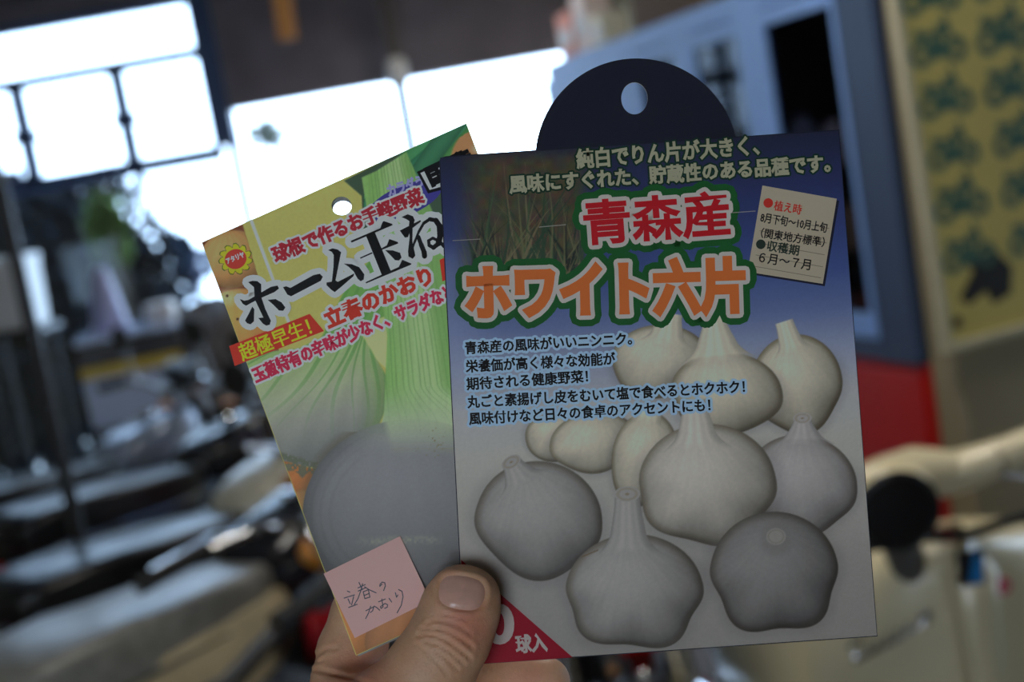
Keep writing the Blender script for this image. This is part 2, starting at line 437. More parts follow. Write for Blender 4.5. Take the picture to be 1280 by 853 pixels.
# ------------------------------------------------------------------ hanging and leaning things by the street front
def sundries():
    # pole in the middle of the opening
    p0 = at_y(497,90,6.6)
    t = thing('pole','thin pole standing in the middle of the bright doorway','pole',(p0.x,6.6,0))
    MB().tube([(0,0,0),(0,0,2.90)],.034,12).build('shaft',mat('weathered_wood',(.10,.085,.075),.8),t)
    MB().lathe([(.035,-.07),(.05,-.055),(.055,.03),(.045,.06),(.035,.07)],(0,0,p0.z),n=16).build('sleeve',M_white,t,smooth=True)
    MB().lathe([(.08,0),(.07,.012),(.02,.02)],(0,0,0),n=16).build('foot',M_dark,t)
    # orange strip hanging from the ceiling
    q = at_y(360,50,5.4)
    o = MB().box((0,0,.30),(.075,.012,.60)).box((0,0,.62),(.03,.01,.06)).tube([(0,0,.64),(0,0,2.86-q.z)],.004,6).build('hanging_strip',mat('orange_plastic',(.55,.25,.06),.5),bevel=.003)
    o.location = q; o.rotation_euler=(0,R(2),0)
    tag(o,'orange strip hanging from the dark ceiling in front of the lintel','strip')
    # crate-like white box at the far left, on a dark stand
    c = at_y(22,412,6.3)
    s = thing('stand','dark slim metal stand at the left edge holding a white box','stand',(c.x,6.3,0))
    MB().box((0,0,c.z-.012),(.34,.3,.022)).build('top_plate',M_dark,s)
    for sx in (-1,1):
        for sy in (-1,1): MB().tube([(sx*.13,sy*.11,0),(sx*.13,sy*.11,c.z-.02)],.014,8).build('leg',M_dark,s)
    w = MB().loft([[(x*k,y*k,z) for x,y in rrect(0,0,.12,.1,.02)] for k,z in ((.95,0),(1.1,.012),(1.2,.32),(1.25,.322),(1.25,.35),(1.15,.355))]).build('container',M_white,smooth=True)
    w.location = (c.x,6.3,c.z+.002); tag(w,'white plastic box on the dark stand at the left edge','box')
    # slim dark post among the motorcycles
    a = at_y(60,500,3.6)
    t = thing('post','slim dark post standing between the parked motorcycles at the far left','post',(a.x,3.6,0))
    MB().tube([(0,0,.012),(0,0,2.86)],.021,12).build('shaft',M_dark,t,smooth=True)
    MB().lathe([(.07,0),(.07,.008),(.03,.014)],(0,0,0),n=18).build('base_flange',M_dark,t)
    MB().lathe([(.03,2.87),(.07,2.885),(.07,2.897)],(0,0,0),n=18).build('top_flange',M_dark,t)
    # bench near the screen with a pale cone on it
    b = at_y(158,412,5.9)
    t = thing('bench','pale blue topped bench with dark edge and yellow stripe beyond the motorcycles','bench',(b.x,5.9,0),R(14))
    m1 = mat('pale_blue_laminate',(.50,.62,.85),.15)
    MB().box((0,0,b.z-.012),(.46,.40,.024)).build('top',m1,t,bevel=.004)
    MB().box((0,-.195,b.z-.075),(.44,.02,.10)).build('edge_band',M_dark,t)
    MB().box((0,-.197,b.z-.15),(.44,.022,.05)).build('stripe',M_yellow if 'M_yellow' in globals() else mat('yellow_stripe',(.62,.45,.03),.4),t)
    MB().box((0,-.195,b.z-.29),(.44,.02,.22)).build('panel',m1,t)
    for sx in (-1,1):
        for sy in (-1,1): MB().box((sx*.20,sy*.16,(b.z-.03)/2),(.04,.04,b.z-.03)).build('leg',M_dark,t)
    o = MB().lathe([(.10,0),(.10,.015),(.085,.02),(.06,.18),(.035,.29),(.025,.30),(.001,.302)],n=24).build('marker_cone',mat('pale_violet_plastic',(.40,.42,.66),.4),smooth=True)
    q = at_y(138,425,5.9); o.location=(q.x,5.95,b.z+.001)
    tag(o,'pale violet cone standing on the pale blue bench','cone')
    o = MB().loft([[(x*k,y*k,z) for x,y in rrect(0,0,.07,.06,.03)] for k,z in ((.9,0),(1,.01),(1,.07),(.85,.09))]).build('tray',M_white,smooth=True)
    q = at_y(197,400,5.9); o.location=(q.x,5.98,b.z+.001); tag(o,'small white tray beside the cone on the bench','tray')
    # covered heap in the doorway
    rings=[]
    r2=random.Random(3)
    hgt=at_y(255,378,6.35).z; hx=at_y(262,420,6.35).x+.06
    for k,(w_,z) in enumerate(((.42,0),(.44,.2),(.42,.5),(.38,.75),(.30,.9),(.16,.98),(.04,1.0))):
        rings.append([(w_*math.cos(2*math.pi*q/28)*(1+.09*math.sin(5*q+k)+.06*r2.uniform(-1,1)),.75*w_*math.sin(2*math.pi*q/28)*(1+.08*math.sin(4*q+2*k)),z*hgt*(1+.03*r2.uniform(-1,1)*(k>0))) for q in range(28)])
    o = MB().loft(rings).build('covered_heap',mat('grey_tarpaulin',(.13,.12,.115),.6,noise=.4,nscale=6,bump=.4),smooth=True)
    o.location=(hx,6.35,0); tag(o,'dark grey covered heap standing at the left side of the bright doorway','heap')
sundries()

# ------------------------------------------------------------------ shrubs outside
def shrub(label, c, sz, n, col, leaf=.05):
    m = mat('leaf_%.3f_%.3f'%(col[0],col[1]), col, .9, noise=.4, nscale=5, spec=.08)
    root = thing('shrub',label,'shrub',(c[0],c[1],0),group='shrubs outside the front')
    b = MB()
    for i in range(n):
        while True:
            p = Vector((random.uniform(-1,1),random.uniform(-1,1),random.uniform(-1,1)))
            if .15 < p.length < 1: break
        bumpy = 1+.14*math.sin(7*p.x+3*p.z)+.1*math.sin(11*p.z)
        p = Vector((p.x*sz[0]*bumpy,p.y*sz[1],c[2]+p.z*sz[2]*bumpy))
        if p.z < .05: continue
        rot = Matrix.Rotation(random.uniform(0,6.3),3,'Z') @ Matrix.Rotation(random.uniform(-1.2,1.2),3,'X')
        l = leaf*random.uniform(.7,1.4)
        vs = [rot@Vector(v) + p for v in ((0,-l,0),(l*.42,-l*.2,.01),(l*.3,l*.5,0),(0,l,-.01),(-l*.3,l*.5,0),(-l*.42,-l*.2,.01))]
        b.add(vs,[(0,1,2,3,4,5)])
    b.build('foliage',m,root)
    st = MB()
    for k in range(5):
        a = k*1.3
        st.tube([(.03*math.cos(a),.03*math.sin(a),0),(.3*sz[0]*math.cos(a),.3*sz[1]*math.sin(a),c[2]*.6),(.5*sz[0]*math.cos(a),.5*sz[1]*math.sin(a),c[2]*1.2)],[.022,.016,.008],6)
    st.build('stem',mat('bark',(.06,.045,.03),.9),root)
    return root
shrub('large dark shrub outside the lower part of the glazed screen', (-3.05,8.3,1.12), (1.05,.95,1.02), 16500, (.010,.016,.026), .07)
shrub('small bright green bush in front of the large dark one under the window rail', (-2.13,7.28,1.60), (.11,.1,.22), 260, (.15,.24,.06), .055)
def sprig():
    p = at_y(338,172,7.6)
    root = thing('hanging_plant','small green leafy sprig hanging outside in the bright doorway','plant',(p.x,7.6,p.z))
    b = MB()
    for i in range(170):
        v = Vector((random.gauss(0,.055),random.gauss(0,.03),random.gauss(0,.05)))
        rot = Matrix.Rotation(random.uniform(0,6.3),3,'Z') @ Matrix.Rotation(random.uniform(-1.2,1.2),3,'X'); l=.045
        b.add([rot@Vector(q)+v for q in ((0,-l,0),(l*.5,0,0),(0,l,0),(-l*.5,0,0))],[(0,1,2,3)])
    b.build('foliage',mat('grey_green_leaf',(.12,.16,.09),.5),root)
    MB().tube([(0,0,0),(.01,0,.3),(0,-.2,.75)],.0022,5).build('stem',M_dark,root)
sprig()

# ------------------------------------------------------------------ motorcycles
def motorcycle(label, seat_xy, heading, tank, cover, seat=None, seat_z=.74, screen=None, stripe=None, bars=.95, fender=None, rack=False, swept=False, signals=True, drop=0.0):
    h = R(heading)
    ox = seat_xy[0] + .33*math.cos(h); oy = seat_xy[1] + .33*math.sin(h)
    t = thing('motorcycle',label,'motorcycle',(ox,oy,0),h,'motorcycles parked in a row')
    seat = seat or M_black; fender = fender or M_chrome
    rr = .235
    for xw,steer in ((-.55,0),(.66,1)):
        wb = MB()
        wb.torus((xw,0,.29),(0,1,0),rr,.022,36,8,.9)
        wb.lathe([(.035,-.07),(.055,-.06),(.055,.06),(.035,.07)],(xw,0,.29),(0,1,0),16)
        for k in range(18):
            a = 2*math.pi*k/18; s_=(-1)**k
            wb.tube([(xw+.05*math.cos(a),s_*.045,.29+.05*math.sin(a)),(xw+rr*math.cos(a+.25*s_),0,.29+rr*math.sin(a+.25*s_))],.0022,4,False)
        wo = wb.build('wheel',M_chrome,t,smooth=True)
        MB().torus((xw,0,.29),(0,1,0),.25,.042,40,12,1.1).build('tyre',M_rubber,wo,smooth=True)
    def fend(xc,a0,a1,w,m,name,r0=.315):
        rings=[]
        for k in range(13):
            a = R(a0+(a1-a0)*k/12)
            ring=[]
            for q in range(8):
                b_=-1+2*q/7; ring.append((xc+(r0-.03*b_*b_)*math.cos(a),b_*w,.29+(r0-.03*b_*b_)*math.sin(a)))
            for q in range(7,-1,-1):
                b_=-1+2*q/7; ring.append((xc+(r0-.006-.03*b_*b_)*math.cos(a),b_*w*.96,.29+(r0-.006-.03*b_*b_)*math.sin(a)))
            rings.append(ring)
        return MB().loft(rings).build(name,m,t,smooth=True)
    fend(.66,15,150,.06,fender,'front_fender'); fend(-.55,55,205,.075,fender,'rear_fender',.33)
    fr = MB()
    fr.tube([(.45,0,.82),(.32,0,.55),(.2,0,.25),(-.15,0,.22),(-.25,0,.45)],.018)
    fr.tube([(.45,0,.84),(.1,0,.68),(-.3,0,.66),(-.72,.0,.64)],.02)
    for s_ in (-1,1):
        fr.tube([(-.15,s_*.07,.27),(-.55,s_*.1,.29)],.016); fr.tube([(-.28,s_*.1,.62),(-.55,s_*.12,.30)],.012)
        fr.tube([(-.2,s_*.09,.3),(-.32,s_*.1,.64)],.014)
    fr.build('frame',M_dark,t,smooth=True)
    for s_ in (-1,1):
        sh = MB()
        sh.tube([(-.36,s_*.125,.62),(-.5,s_*.135,.34)],.026,12)
        for k in range(7): sh.torus((-.37-.018*k,s_*.126,.60-.036*k),(-.45,0,-.9),.03,.006,12,6)
        sh.build('rear_shock',M_chrome,t,smooth=True)
    fk = MB()
    for s_ in (-1,1): fk.tube([(.42,s_*.085,.93),(.55,s_*.085,.6),(.66,s_*.085,.29)],[.018,.018,.026],12)
    fk.box((.435,0,.9),(.07,.22,.03)); fk.box((.5,0,.72),(.07,.22,.03))
    fk.build('fork',M_alu,t,smooth=True)
    e = MB()
    e.box((.04,0,.33),(.34,.2,.2)); 
    for s_ in (-1,1): e.lathe([(.10,0),(.11,.02),(.10,.05),(.06,.06)],(.02,s_*.09,.32),(0,s_,0),18)
    for k in range(8): e.box((.13+.01*k,0,.44+.024*k),(.16,.19,.01),Matrix.Rotation(R(-20),3,'Y'))
    e.tube([(.12,0,.42),(.21,0,.63)],.055,12)
    e.build('engine',M_engine,t,bevel=.005)
    ex = MB()
    ex.tube([(.24,-.06,.5),(.32,-.1,.42),(.26,-.14,.24),(0,-.16,.2),(-.2,-.17,.22)],.02,10)
    ex.tube([(-.18,-.17,.22),(-.26,-.175,.235),(-.75,-.19,.33),(-.8,-.19,.34)],[.022,.042,.045,.03],14)
    ex.build('exhaust',M_chrome,t,smooth=True)
    # tank
    rings=[]
    for x,wd,zb,zt in ((-.01,.05,.67,.72),(.02,.09,.655,.77),(.12,.125,.645,.81),(.26,.14,.65,.84),(.38,.12,.68,.845),(.44,.07,.72,.82),(.455,.03,.74,.79)):
        zc=(zb+zt)/2-drop; hz=(zt-zb)/2*(.6 if drop else 1)
        rings.append([(x,a,b_) for a,b_ in rrect(0,zc,wd,hz,min(wd,hz)*.75,5)])
    tk = MB().loft(rings).build('fuel_tank',tank,t,smooth=True)
    MB().lathe([(.03,0),(.034,.008),(.03,.02),(.001,.022)],(.24,0,.838-drop*1.15),(0,0,1),16).build('filler_cap',M_chrome,tk)
    if stripe:
        for s_ in (-1,1):
            MB().loft([[(x,s_*(wd+.002),z+dz) for dz in (-.014,.014)]+[(x,s_*(wd-.01),z+dz) for dz in (.014,-.014)] for x,wd,z in ((.03,.093,.72),(.12,.125,.727),(.26,.14,.745),(.38,.12,.76))]).build('stripe',stripe,tk)
    # seat
    sz = seat_z
    rings=[]
    for x,wd,hb,hz in ((-.74,.06,.01,.04),(-.72,.115,.005,.075),(-.65,.15,.006,.105),(-.44,.158,.004,.112),(-.33,.152,-.006,.108),(-.20,.145,-.012,.104),(-.05,.12,-.016,.085),(.03,.09,-.005,.06),(.05,.06,0,.04)):
        rings.append([(x,a,b_) for a,b_ in rrect(0,sz-.045+hb,wd,hz/1.6,.028,4)])
    so = MB().loft(rings).build('seat',seat,t,smooth=True)
    st = MB().torus((0,0,0),(0,0,1),.1,.001,3,3)
    pipe=[]
    for s_ in (1,-1):
        pts=[(-.68,s_*.1,sz-.075),(-.62,s_*.155,sz-.09),(-.4,s_*.162,sz-.09),(-.2,s_*.150,sz-.10),(-.03,s_*.122,sz-.095)]
        pipe.append(pts)
    MB().tube(pipe[0],.006,6).tube(pipe[1],.006,6).build('trim_strip',M_chrome,so)
    # side covers
    for s_ in (-1,1):
        ring=[[(x,s_*y,z) for x,z in rrect(-.2,.52,.15*k,.11*k,.05)] for k,y in ((1,.085),(1,.12),(.9,.135),(.5,.14))]
        MB().loft(ring).build('side_cover',cover,t,smooth=True)
    if cover is M_beige:
        # long pale tail cowl under the seat
        for s_ in (-1,1):
            ring=[]
            for x,zb,zt,y in ((-.74,.60,.67,.06),(-.66,.52,.69,.13),(-.4,.42,.69,.155),(-.1,.45,.685,.15),(.03,.55,.68,.11),(.06,.6,.66,.09)):
                ring.append([(x,s_*(y-.03),zb),(x,s_*y,zb+.02),(x,s_*(y+.012),(zb+zt)/2),(x,s_*y,zt),(x,s_*(y-.03),zt)])
            tc = MB().loft(ring).build('tail_cowl',cover,t,smooth=True)
            MB().loft([[(x,s_*(y_-.02),.47),(x,s_*y_,.49),(x,s_*y_,.59),(x,s_*(y_-.02),.61)] for x,y_ in ((.08,.12),(.14,.15),(.28,.15),(.34,.11))]).build('red_side_panel',M_redtank,t,smooth=True)
            MB().box((-.55,s_*.158,.52),(.16,.012,.05)).build('orange_marking',mat('orange_paint',(.55,.27,.06),.4),tc)
            MB().lathe([(.03,-.012),(.03,.012),(.02,.014)],(-.04,s_*.150,.59),(0,s_,0),14).build('vent_hole',mat('rusty_dark',(.06,.03,.015),.7),tc)
    # bars
    hb = MB()
    for s_ in (-1,1):
        bp = [(.40,0,bars-.05),(.405,s_*.10,bars-.04),(.38,s_*.16,bars),(.34,s_*.22,bars+.02),(.27,s_*.29,bars+.01)]
        if swept: bp = [(.40,0,bars-.09),(.42,s_*.08,bars-.06),(.43,s_*.17,bars),(.38,s_*.23,bars+.01),(.28,s_*.25,bars),(.08,s_*.26,bars-.03)]
        hb.tube(bp,.011)
    ho = hb.build('handlebar',M_chrome,t,smooth=True)
    for s_ in (-1,1):
        MB().tube([(.25,s_*.252,bars-.004),(.08,s_*.26,bars-.03)] if swept else [(.335,s_*.225,bars+.02),(.25,s_*.305,bars+.008)],.018,12).build('grip',M_rubber,ho,smooth=True)
        MB().tube([(.33,s_*.24,bars+.005),(.30,s_*.31,bars+.005),(.14,s_*.31,bars-.02)] if swept else [(.36,s_*.18,bars+.02),(.385,s_*.21,bars+.015),(.34,s_*.30,bars)],.006,6).build('lever',M_chrome,ho)
        if swept: continue
        mb = MB().tube([(.35,s_*.18,bars+.02),(.36,s_*.22,bars+.16)],.006,6)
        mb.lathe([(.001,-.012),(.04,-.01),(.052,0),(.052,.008)],(.36,s_*.23,bars+.2),(-1,0,0),18)
        mb.build('mirror',M_dark,ho,smooth=True)
    g = MB().lathe([(.03,-.05),(.05,-.02),(.052,.02),(.045,.025)],(.45,.055,bars+.03),(-.5,0,.86),18).lathe([(.03,-.05),(.05,-.02),(.052,.02),(.045,.025)],(.45,-.055,bars+.03),(-.5,0,.86),18)
    g.build('gauge',M_dark,t,smooth=True)
    hl = MB().lathe([(.02,-.13),(.06,-.11),(.085,-.05),(.092,0),(.095,.012),(.088,.018)],(.60,0,.80),(1,0,-.05),24).build('headlight',M_dark,t,smooth=True)
    MB().lathe([(.087,.016),(.06,.03),(.001,.036)],(.60,0,.80),(1,0,-.05),24).build('lens',M_lens,hl,smooth=True)
    tl = MB().box((-.78,0,.60),(.06,.1,.07)).build('tail_light',M_redlens,t,bevel=.012)
    MB().tube([(-.70,0,.60),(-.76,0,.6)],.03,10).build('bracket',M_dark,tl)
    for xx,z in ((-.72,.58),(.5,.80)) if signals else ():
        for s_ in (-1,1):
            ts = MB().lathe([(.02,-.045),(.042,-.02),(.044,.01),(.035,.016),(.001,.018)],(xx-.01,s_*.21,z),(-1 if xx<0 else 1,0,0),16).build('turn_signal',M_orange,t,smooth=True)
            MB().tube([(xx,s_*.06,z),(xx,s_*.2,z)],.009,8).build('stalk',M_chrome,ts)
    MB().tube([(0,.1,.24),(.03,.2,.02)],.011,8).box((.03,.2,.012),(.05,.04,.02)).build('kickstand',M_dark,t)
    if rack:
        rk = MB()
        for s_ in (-1,1): rk.tube([(-.45,s_*.1,sz+.03),(-.85,s_*.1,sz+.03),(-.87,s_*.06,sz+.03)],.008,8)
        for k in range(4): rk.tube([(-.5-.1*k,-.1,sz+.03),(-.5-.1*k,.1,sz+.03)],.006,6)
        for s_ in (-1,1): rk.tube([(-.6,s_*.1,sz+.03),(-.6,s_*.1,sz-.09)],.008,8)
        rk.build('rear_rack',M_chrome,t)
    if screen:
        rings=[]
        for z,wd,x in ((bars-.02,.19,.52),(bars+.12,.2,.47),(bars+.26,.15,.40),(bars+.33,.07,.36)):
            ring=[(x-.10*(q/4)**2,wd*q/4,z) for q in range(-4,5)]+[(x-.006-.10*(q/4)**2,wd*q/4,z) for q in range(4,-5,-1)]
            rings.append(ring)
        MB().loft(rings).build('windscreen',screen,t,smooth=True)
    return t
M_redtank = mat('red_tank',(.40,.012,.02),.25,coat=.4)
M_bluetank = mat('silver_blue_tank',(.32,.38,.50),.25,coat=.4,metal=.3)
M_blacktank = mat('black_tank',(.015,.016,.02),.18,coat=.5)
M_ivory = mat('ivory_tank',(.55,.53,.42),.3,coat=.3)
M_yellow = mat('yellow_stripe',(.62,.45,.03),.4)
M_screen = mat('smoky_windscreen',(.42,.44,.58),.25)
motorcycle('motorcycle with grey seat and beige tail cowl at lower left', (-.925,2.69), 57, M_blacktank, M_beige, seat=M_greyseat, seat_z=.76, bars=.93)
motorcycle('low black motorcycle with swept-back handlebar nearest the camera at lower left', (-.97,2.07), 42, M_blacktank, M_dark, seat_z=.62, bars=.88, swept=True, drop=.24)
motorcycle('motorcycle with long black seat and ivory tank, second from the camera', (-1.12,3.38), 50, M_ivory, M_dark, bars=.95)
motorcycle('all-black motorcycle with orange turn signals, third from the camera', (-1.43,4.22), 52, M_blacktank, M_dark, rack=False)
motorcycle('black motorcycle with silver-blue tank, farthest of the row', (-1.84,4.62), 52, M_bluetank, M_dark)
motorcycle('cream-sided motorcycle behind the garlic packet beside the red cabinet', (.11,2.92), 95, M_ivory, M_cream, seat_z=.72, signals=False)

# ------------------------------------------------------------------ cream scooter at the right
def scooter():
    hd = at_y(1122,640,1.86)                       # centre of the headlamp face
    base = Vector((hd.x+.085, 1.86+.10, 0))
    RZ = R(5)
    t = thing('scooter','cream motor scooter facing the camera below the yellow poster','scooter',base,RZ)
    L = lambda p: Matrix.Rotation(-RZ,3,'Z') @ (p - base)      # world to local
    zc = hd.z
    # headset: nacelle plus two arms
    hl = L(hd)
    nac = MB()
    hb = nac
    hb.lathe([(.062,0),(.066,.008),(.068,.03),(.062,.07),(.045,.105),(.02,.12)],hl,(0.12,1,.10),28)
    e1 = L(at_y(1195,590,1.95)); e2 = L(at_y(1250,572,1.93)); e3 = L(at_y(1312,545,1.92))
    hb.tube([hl+Vector((0,.05,.024)), (hl+Vector((0,.06,.03))+e1)/2+Vector((0,0,.006)), e1, e2],[.050,.046,.036,.030],16,flat=.95)
    m1 = hl+Vector((-.10,.07,.0)); m2 = hl+Vector((-.20,.09,-.02))
    hb.tube([hl+Vector((0,.05,.02)),m1,m2],[.050,.036,.028],16)
    head = hb.build('headset',M_cream,t,smooth=True)
    lens = MB().lathe([(.0595,-.001),(.058,-.007),(.03,-.010),(.001,-.011)],hl,(0.12,1,.10),28).build('headlamp_face',mat('black_lamp_face',(.008,.008,.009),.3),head,smooth=True)
    MB().torus(hl,(0.12,1,.10),.0615,.004,32,8).build('rim',M_dark,head,smooth=True)
    for a,b_ in ((e2,e3+(e3-e2)*.8),(m2,m2+(m2-m1)*1.2)):
        MB().tube([a,a+(b_-a)*.04,a+(b_-a)*.06,b_],[.031,.031,.027,.025],14).build('grip',M_cream if a is e2 else M_rubber,head,smooth=True)
    MB().tube([e2+Vector((-.01,-.02,-.02)),e2+Vector((.03,-.045,-.03)),e3+Vector((.06,-.05,-.015))],.006,8).build('brake_lever',M_chrome,head)
    MB().tube([hl+Vector((.01,.07,-.03)),Vector((.03,.08,.62)),Vector((.03,.06,.30))],[.03,.028,.03],14).build('steering_column',mat('grey_column',(.09,.085,.08),.6),t,smooth=True)
    MB().tube([hl+Vector((-.06,.04,-.06)),L(at_y(1150,672,1.9)),L(at_y(1210,668,1.93)),L(at_y(1300,640,1.98))],.009,8).build('dark_tube',M_rubber,t,smooth=True)  # dark tube crossing below the handlebar
    # leg shield, a curved sheet
    topc = L(at_y(1210,690,1.93)); z_top = topc.z
    shield=[]
    cx = L(at_y(1215,760,1.93)).x
    zs = [z_top+.012, z_top-.005,z_top-.04,z_top-.10,z_top-.2,z_top-.32,z_top-.42,z_top-.5]
    ws = [.05,.13,.195,.225,.235,.235,.21,.18]
    for z,wd in zip(zs,ws):
        f=[];bk=[]
        for q in range(-8,9):
            u=q/8; y = -.03+.11*u*u - .02*max(0,1-abs(u)*4)
            f.append((cx+wd*u,y,z)); bk.append((cx+wd*u,y+.012,z))
        shield.append(f+bk[::-1])
    ls = MB().loft(shield).build('leg_shield',M_cream,t,smooth=True)
    edge=[(cx-wd,.082,z) for z,wd in zip(zs,ws)][::-1]+[(cx+wd,.082,z) for z,wd in zip(zs,ws)]
    MB().tube(edge,.006,6).build('edge_trim',M_cream,ls,smooth=True)
    # horn cover ridge
    ring=[]
    for z,wd,dp in ((z_top-.01,.030,.012),(z_top-.03,.042,.03),(z_top-.14,.036,.03),(z_top-.32,.026,.028),(z_top-.42,.016,.012)):
        ring.append([(cx+wd*math.cos(a),-.042-dp*max(0,math.sin(a))+(.02 if math.sin(a)<-.1 else 0),z) for a in [2*math.pi*k/14 for k in range(14)]])
    hc = MB().loft(ring).build('horn_cover',M_cream,t,smooth=True)
    bz = L(at_y(1206,715,1.87))
    bd = MB().box((0,0,0),(.042,.006,.056)).build('badge',mat('badge_black',(.015,.016,.02),.3),hc,bevel=.003)
    bd.location=(cx-.014,-.079,bz.z); bd.rotation_euler=(0,R(4),0)
    MB().add([(-.006,-.0036,-.024),(.018,-.0036,-.024),(.018,-.0036,.020),(.005,-.0036,.020)],[(0,1,2,3)]).build('blue_field',mat('badge_blue',(.02,.22,.55),.3),bd)
    # chrome script on the left of the shield
    def onsh(px,py): 
        p = L(at_y(px,py,1.90)); u=(p.x-cx)/.232
        return Vector((p.x,-.034+.11*u*u-.003,p.z))
    path=[(1100,822),(1092,818),(1086,832),(1092,843),(1101,836),(1104,824),(1108,833),(1114,826),(1113,816),(1119,826),(1126,817),(1124,807),(1130,818),(1137,808),(1135,799),(1141,810),(1148,799),(1146,791),(1152,801),(1160,790),(1166,779),(1170,774)]
    sc = MB().tube([onsh(*p) for p in path],.0042,6)
    sc.tube([onsh(1090,850),onsh(1130,818),onsh(1174,784)],.003,6)
    for p in ((1163,781),(1170,776)): sc.lathe([(.001,.004),(.007,.002),(.007,-.002)],onsh(*p),(0,-1,0),10)
    sc.build('script_emblem',M_chrome,ls,smooth=True)
    rb = L(at_y(1277,748,1.88)); u=(rb.x-cx)/.232
    MB().lathe([(.001,.004),(.014,.002),(.015,-.004)],(rb.x,-.034+.11*u*u,rb.z),(0,-1,0),14).build('sticker',mat('red_white_sticker',(.6,.12,.15),.4),ls)
    # front wheel and fender
    wl = MB().torus((cx,-.02,.215),(1,0,0),.12,.03,28,8).lathe([(.05,-.06),(.09,-.03),(.09,.03),(.05,.06)],(cx,-.02,.215),(1,0,0),20).build('wheel',M_alu,t,smooth=True)
    MB().torus((cx,-.02,.215),(1,0,0),.165,.05,36,12).build('tyre',M_rubber,wl,smooth=True)
    rings=[]
    for k in range(13):
        a=R(-10+200*k/12); ring=[]
        for q in range(-4,5): ring.append((cx+.085*q/4,-.02+(.245-.05*(q/4)**2)*math.cos(a),.215+(.245-.05*(q/4)**2)*math.sin(a)))
        for q in range(4,-5,-1): ring.append((cx+.08*q/4,-.02+(.238-.05*(q/4)**2)*math.cos(a),.215+(.238-.05*(q/4)**2)*math.sin(a)))
        rings.append(ring)
    MB().loft(rings).build('front_fender',M_cream,t,smooth=True)
    # floorboard, rear body, seat, rear wheel
    MB().loft([[(cx+x,y,z) for x,z in rrect(0,.24+dz,wd,.02,.015)] for y,wd,dz in ((.06,.18,.02),(.12,.19,0),(.48,.17,0),(.54,.14,.01))]).build('floorboard',M_cream,t,smooth=True)
    body=[]
    for y,wd,zb,zt in ((.50,.08,.26,.5),(.54,.14,.24,.64),(.66,.19,.22,.68),(.9,.22,.22,.69),(1.12,.20,.26,.66),(1.24,.12,.32,.56),(1.27,.05,.38,.5)):
        body.append([(cx+a,y,b_) for a,b_ in rrect(0,(zb+zt)/2,wd,(zt-zb)/2,min(wd,.1)*.9,5)])
    MB().loft(body).build('rear_body',M_cream,t,smooth=True)
    MB().loft([[(cx+a,y,b_) for a,b_ in rrect(0,.735,wd,hz,hz*.8)] for y,wd,hz in ((.50,.06,.02),(.53,.10,.035),(.75,.13,.04),(1.1,.12,.04),(1.16,.07,.02))]).build('seat',M_black,t,smooth=True)
    w2 = MB().torus((cx,1.02,.215),(1,0,0),.12,.03,28,8).lathe([(.05,-.06),(.09,-.03),(.09,.03),(.05,.06)],(cx,1.02,.215),(1,0,0),20).build('wheel',M_alu,t,smooth=True)
    MB().torus((cx,1.02,.215),(1,0,0),.165,.05,36,12).build('tyre',M_rubber,w2,smooth=True)
scooter()

# ------------------------------------------------------------------ the two seed packets
CAM_R = CAM_M.to_3x3()
def px_of(v):
    q = CAM_R.transposed() @ (v - CAM_LOC)
    return (640 + FPX*q.x/-q.z, 426.5 - FPX*q.y/-q.z)

class Packet:
    """a flat packet: local x right, y up, z towards the reader; pp() drops a viewing ray on its face"""
    def __init__(s, corners, dists):
        P = [at_d(x,y,d) for (x,y),d in zip(corners,dists)]           # TL TR BR BL
        s.c = sum(P,Vector())/4
        X = ((P[1]-P[0])+(P[2]-P[3])).normalized()
        U = ((P[0]-P[3])+(P[1]-P[2])); Z = X.cross(U).normalized(); Y = Z.cross(X)
        s.M = Matrix.Translation(s.c) @ Matrix(((X.x,Y.x,Z.x,0),(X.y,Y.y,Z.y,0),(X.z,Y.z,Z.z,0),(0,0,0,1)))
        s.Z = Z
        Mi = s.M.inverted()
        s.H = np.array(Mi.to_3x3() @ CAM_R); s.o = np.array(Mi @ CAM_LOC)
    def pp(s, xy, off=0.0):
        """N x 2 picture points -> N x 3 local points at height off over the face"""
        xy = np.atleast_2d(np.asarray(xy,float))
        d = np.stack([(xy[:,0]-640)/FPX, -(xy[:,1]-426.5)/FPX, -np.ones(len(xy))],1) @ s.H.T
        t = (off - s.o[2]) / d[:,2]
        return s.o + d*t[:,None]

def np_mesh(name, v, f, mats, mi=None, col=None, parent=None, smooth=False):
    me = bpy.data.meshes.new(name)
    v = np.asarray(v,np.float32); f = np.asarray(f,np.int32); k = f.shape[1]
    me.vertices.add(len(v)); me.vertices.foreach_set('co', v.ravel())
    me.loops.add(f.size); me.loops.foreach_set('vertex_index', f.ravel())
    me.polygons.add(len(f)); me.polygons.foreach_set('loop_start', np.arange(0,f.size,k,dtype=np.int32))
    if not isinstance(mats,(list,tuple)): mats=[mats]
    for m in mats: me.materials.append(m)
    if mi is not None: me.polygons.foreach_set('material_index', np.asarray(mi,np.int32))
    me.update(calc_edges=True)
    if smooth: me.polygons.foreach_set('use_smooth', np.ones(len(f),bool))
    if col is not None:
        a = me.color_attributes.new('print','FLOAT_COLOR','POINT')
        a.data.foreach_set('color', np.concatenate([col,np.ones((len(col),1))],1).astype(np.float32).ravel())
    o = bpy.data.objects.new(name, me); COL.objects.link(o)
    if parent: o.parent = parent
    return o

def print_mat(name, rough=.42, transl=0.0):
    m = bpy.data.materials.new(name); m.use_nodes = True
    nt = m.node_tree; b = nt.nodes['Principled BSDF']
    at = nt.nodes.new('ShaderNodeAttribute'); at.attribute_name = 'print'
    nt.links.new(at.outputs['Color'], b.inputs['Base Color'])
    b.inputs['Roughness'].default_value = rough; b.inputs['Specular IOR Level'].default_value = .12
    return m

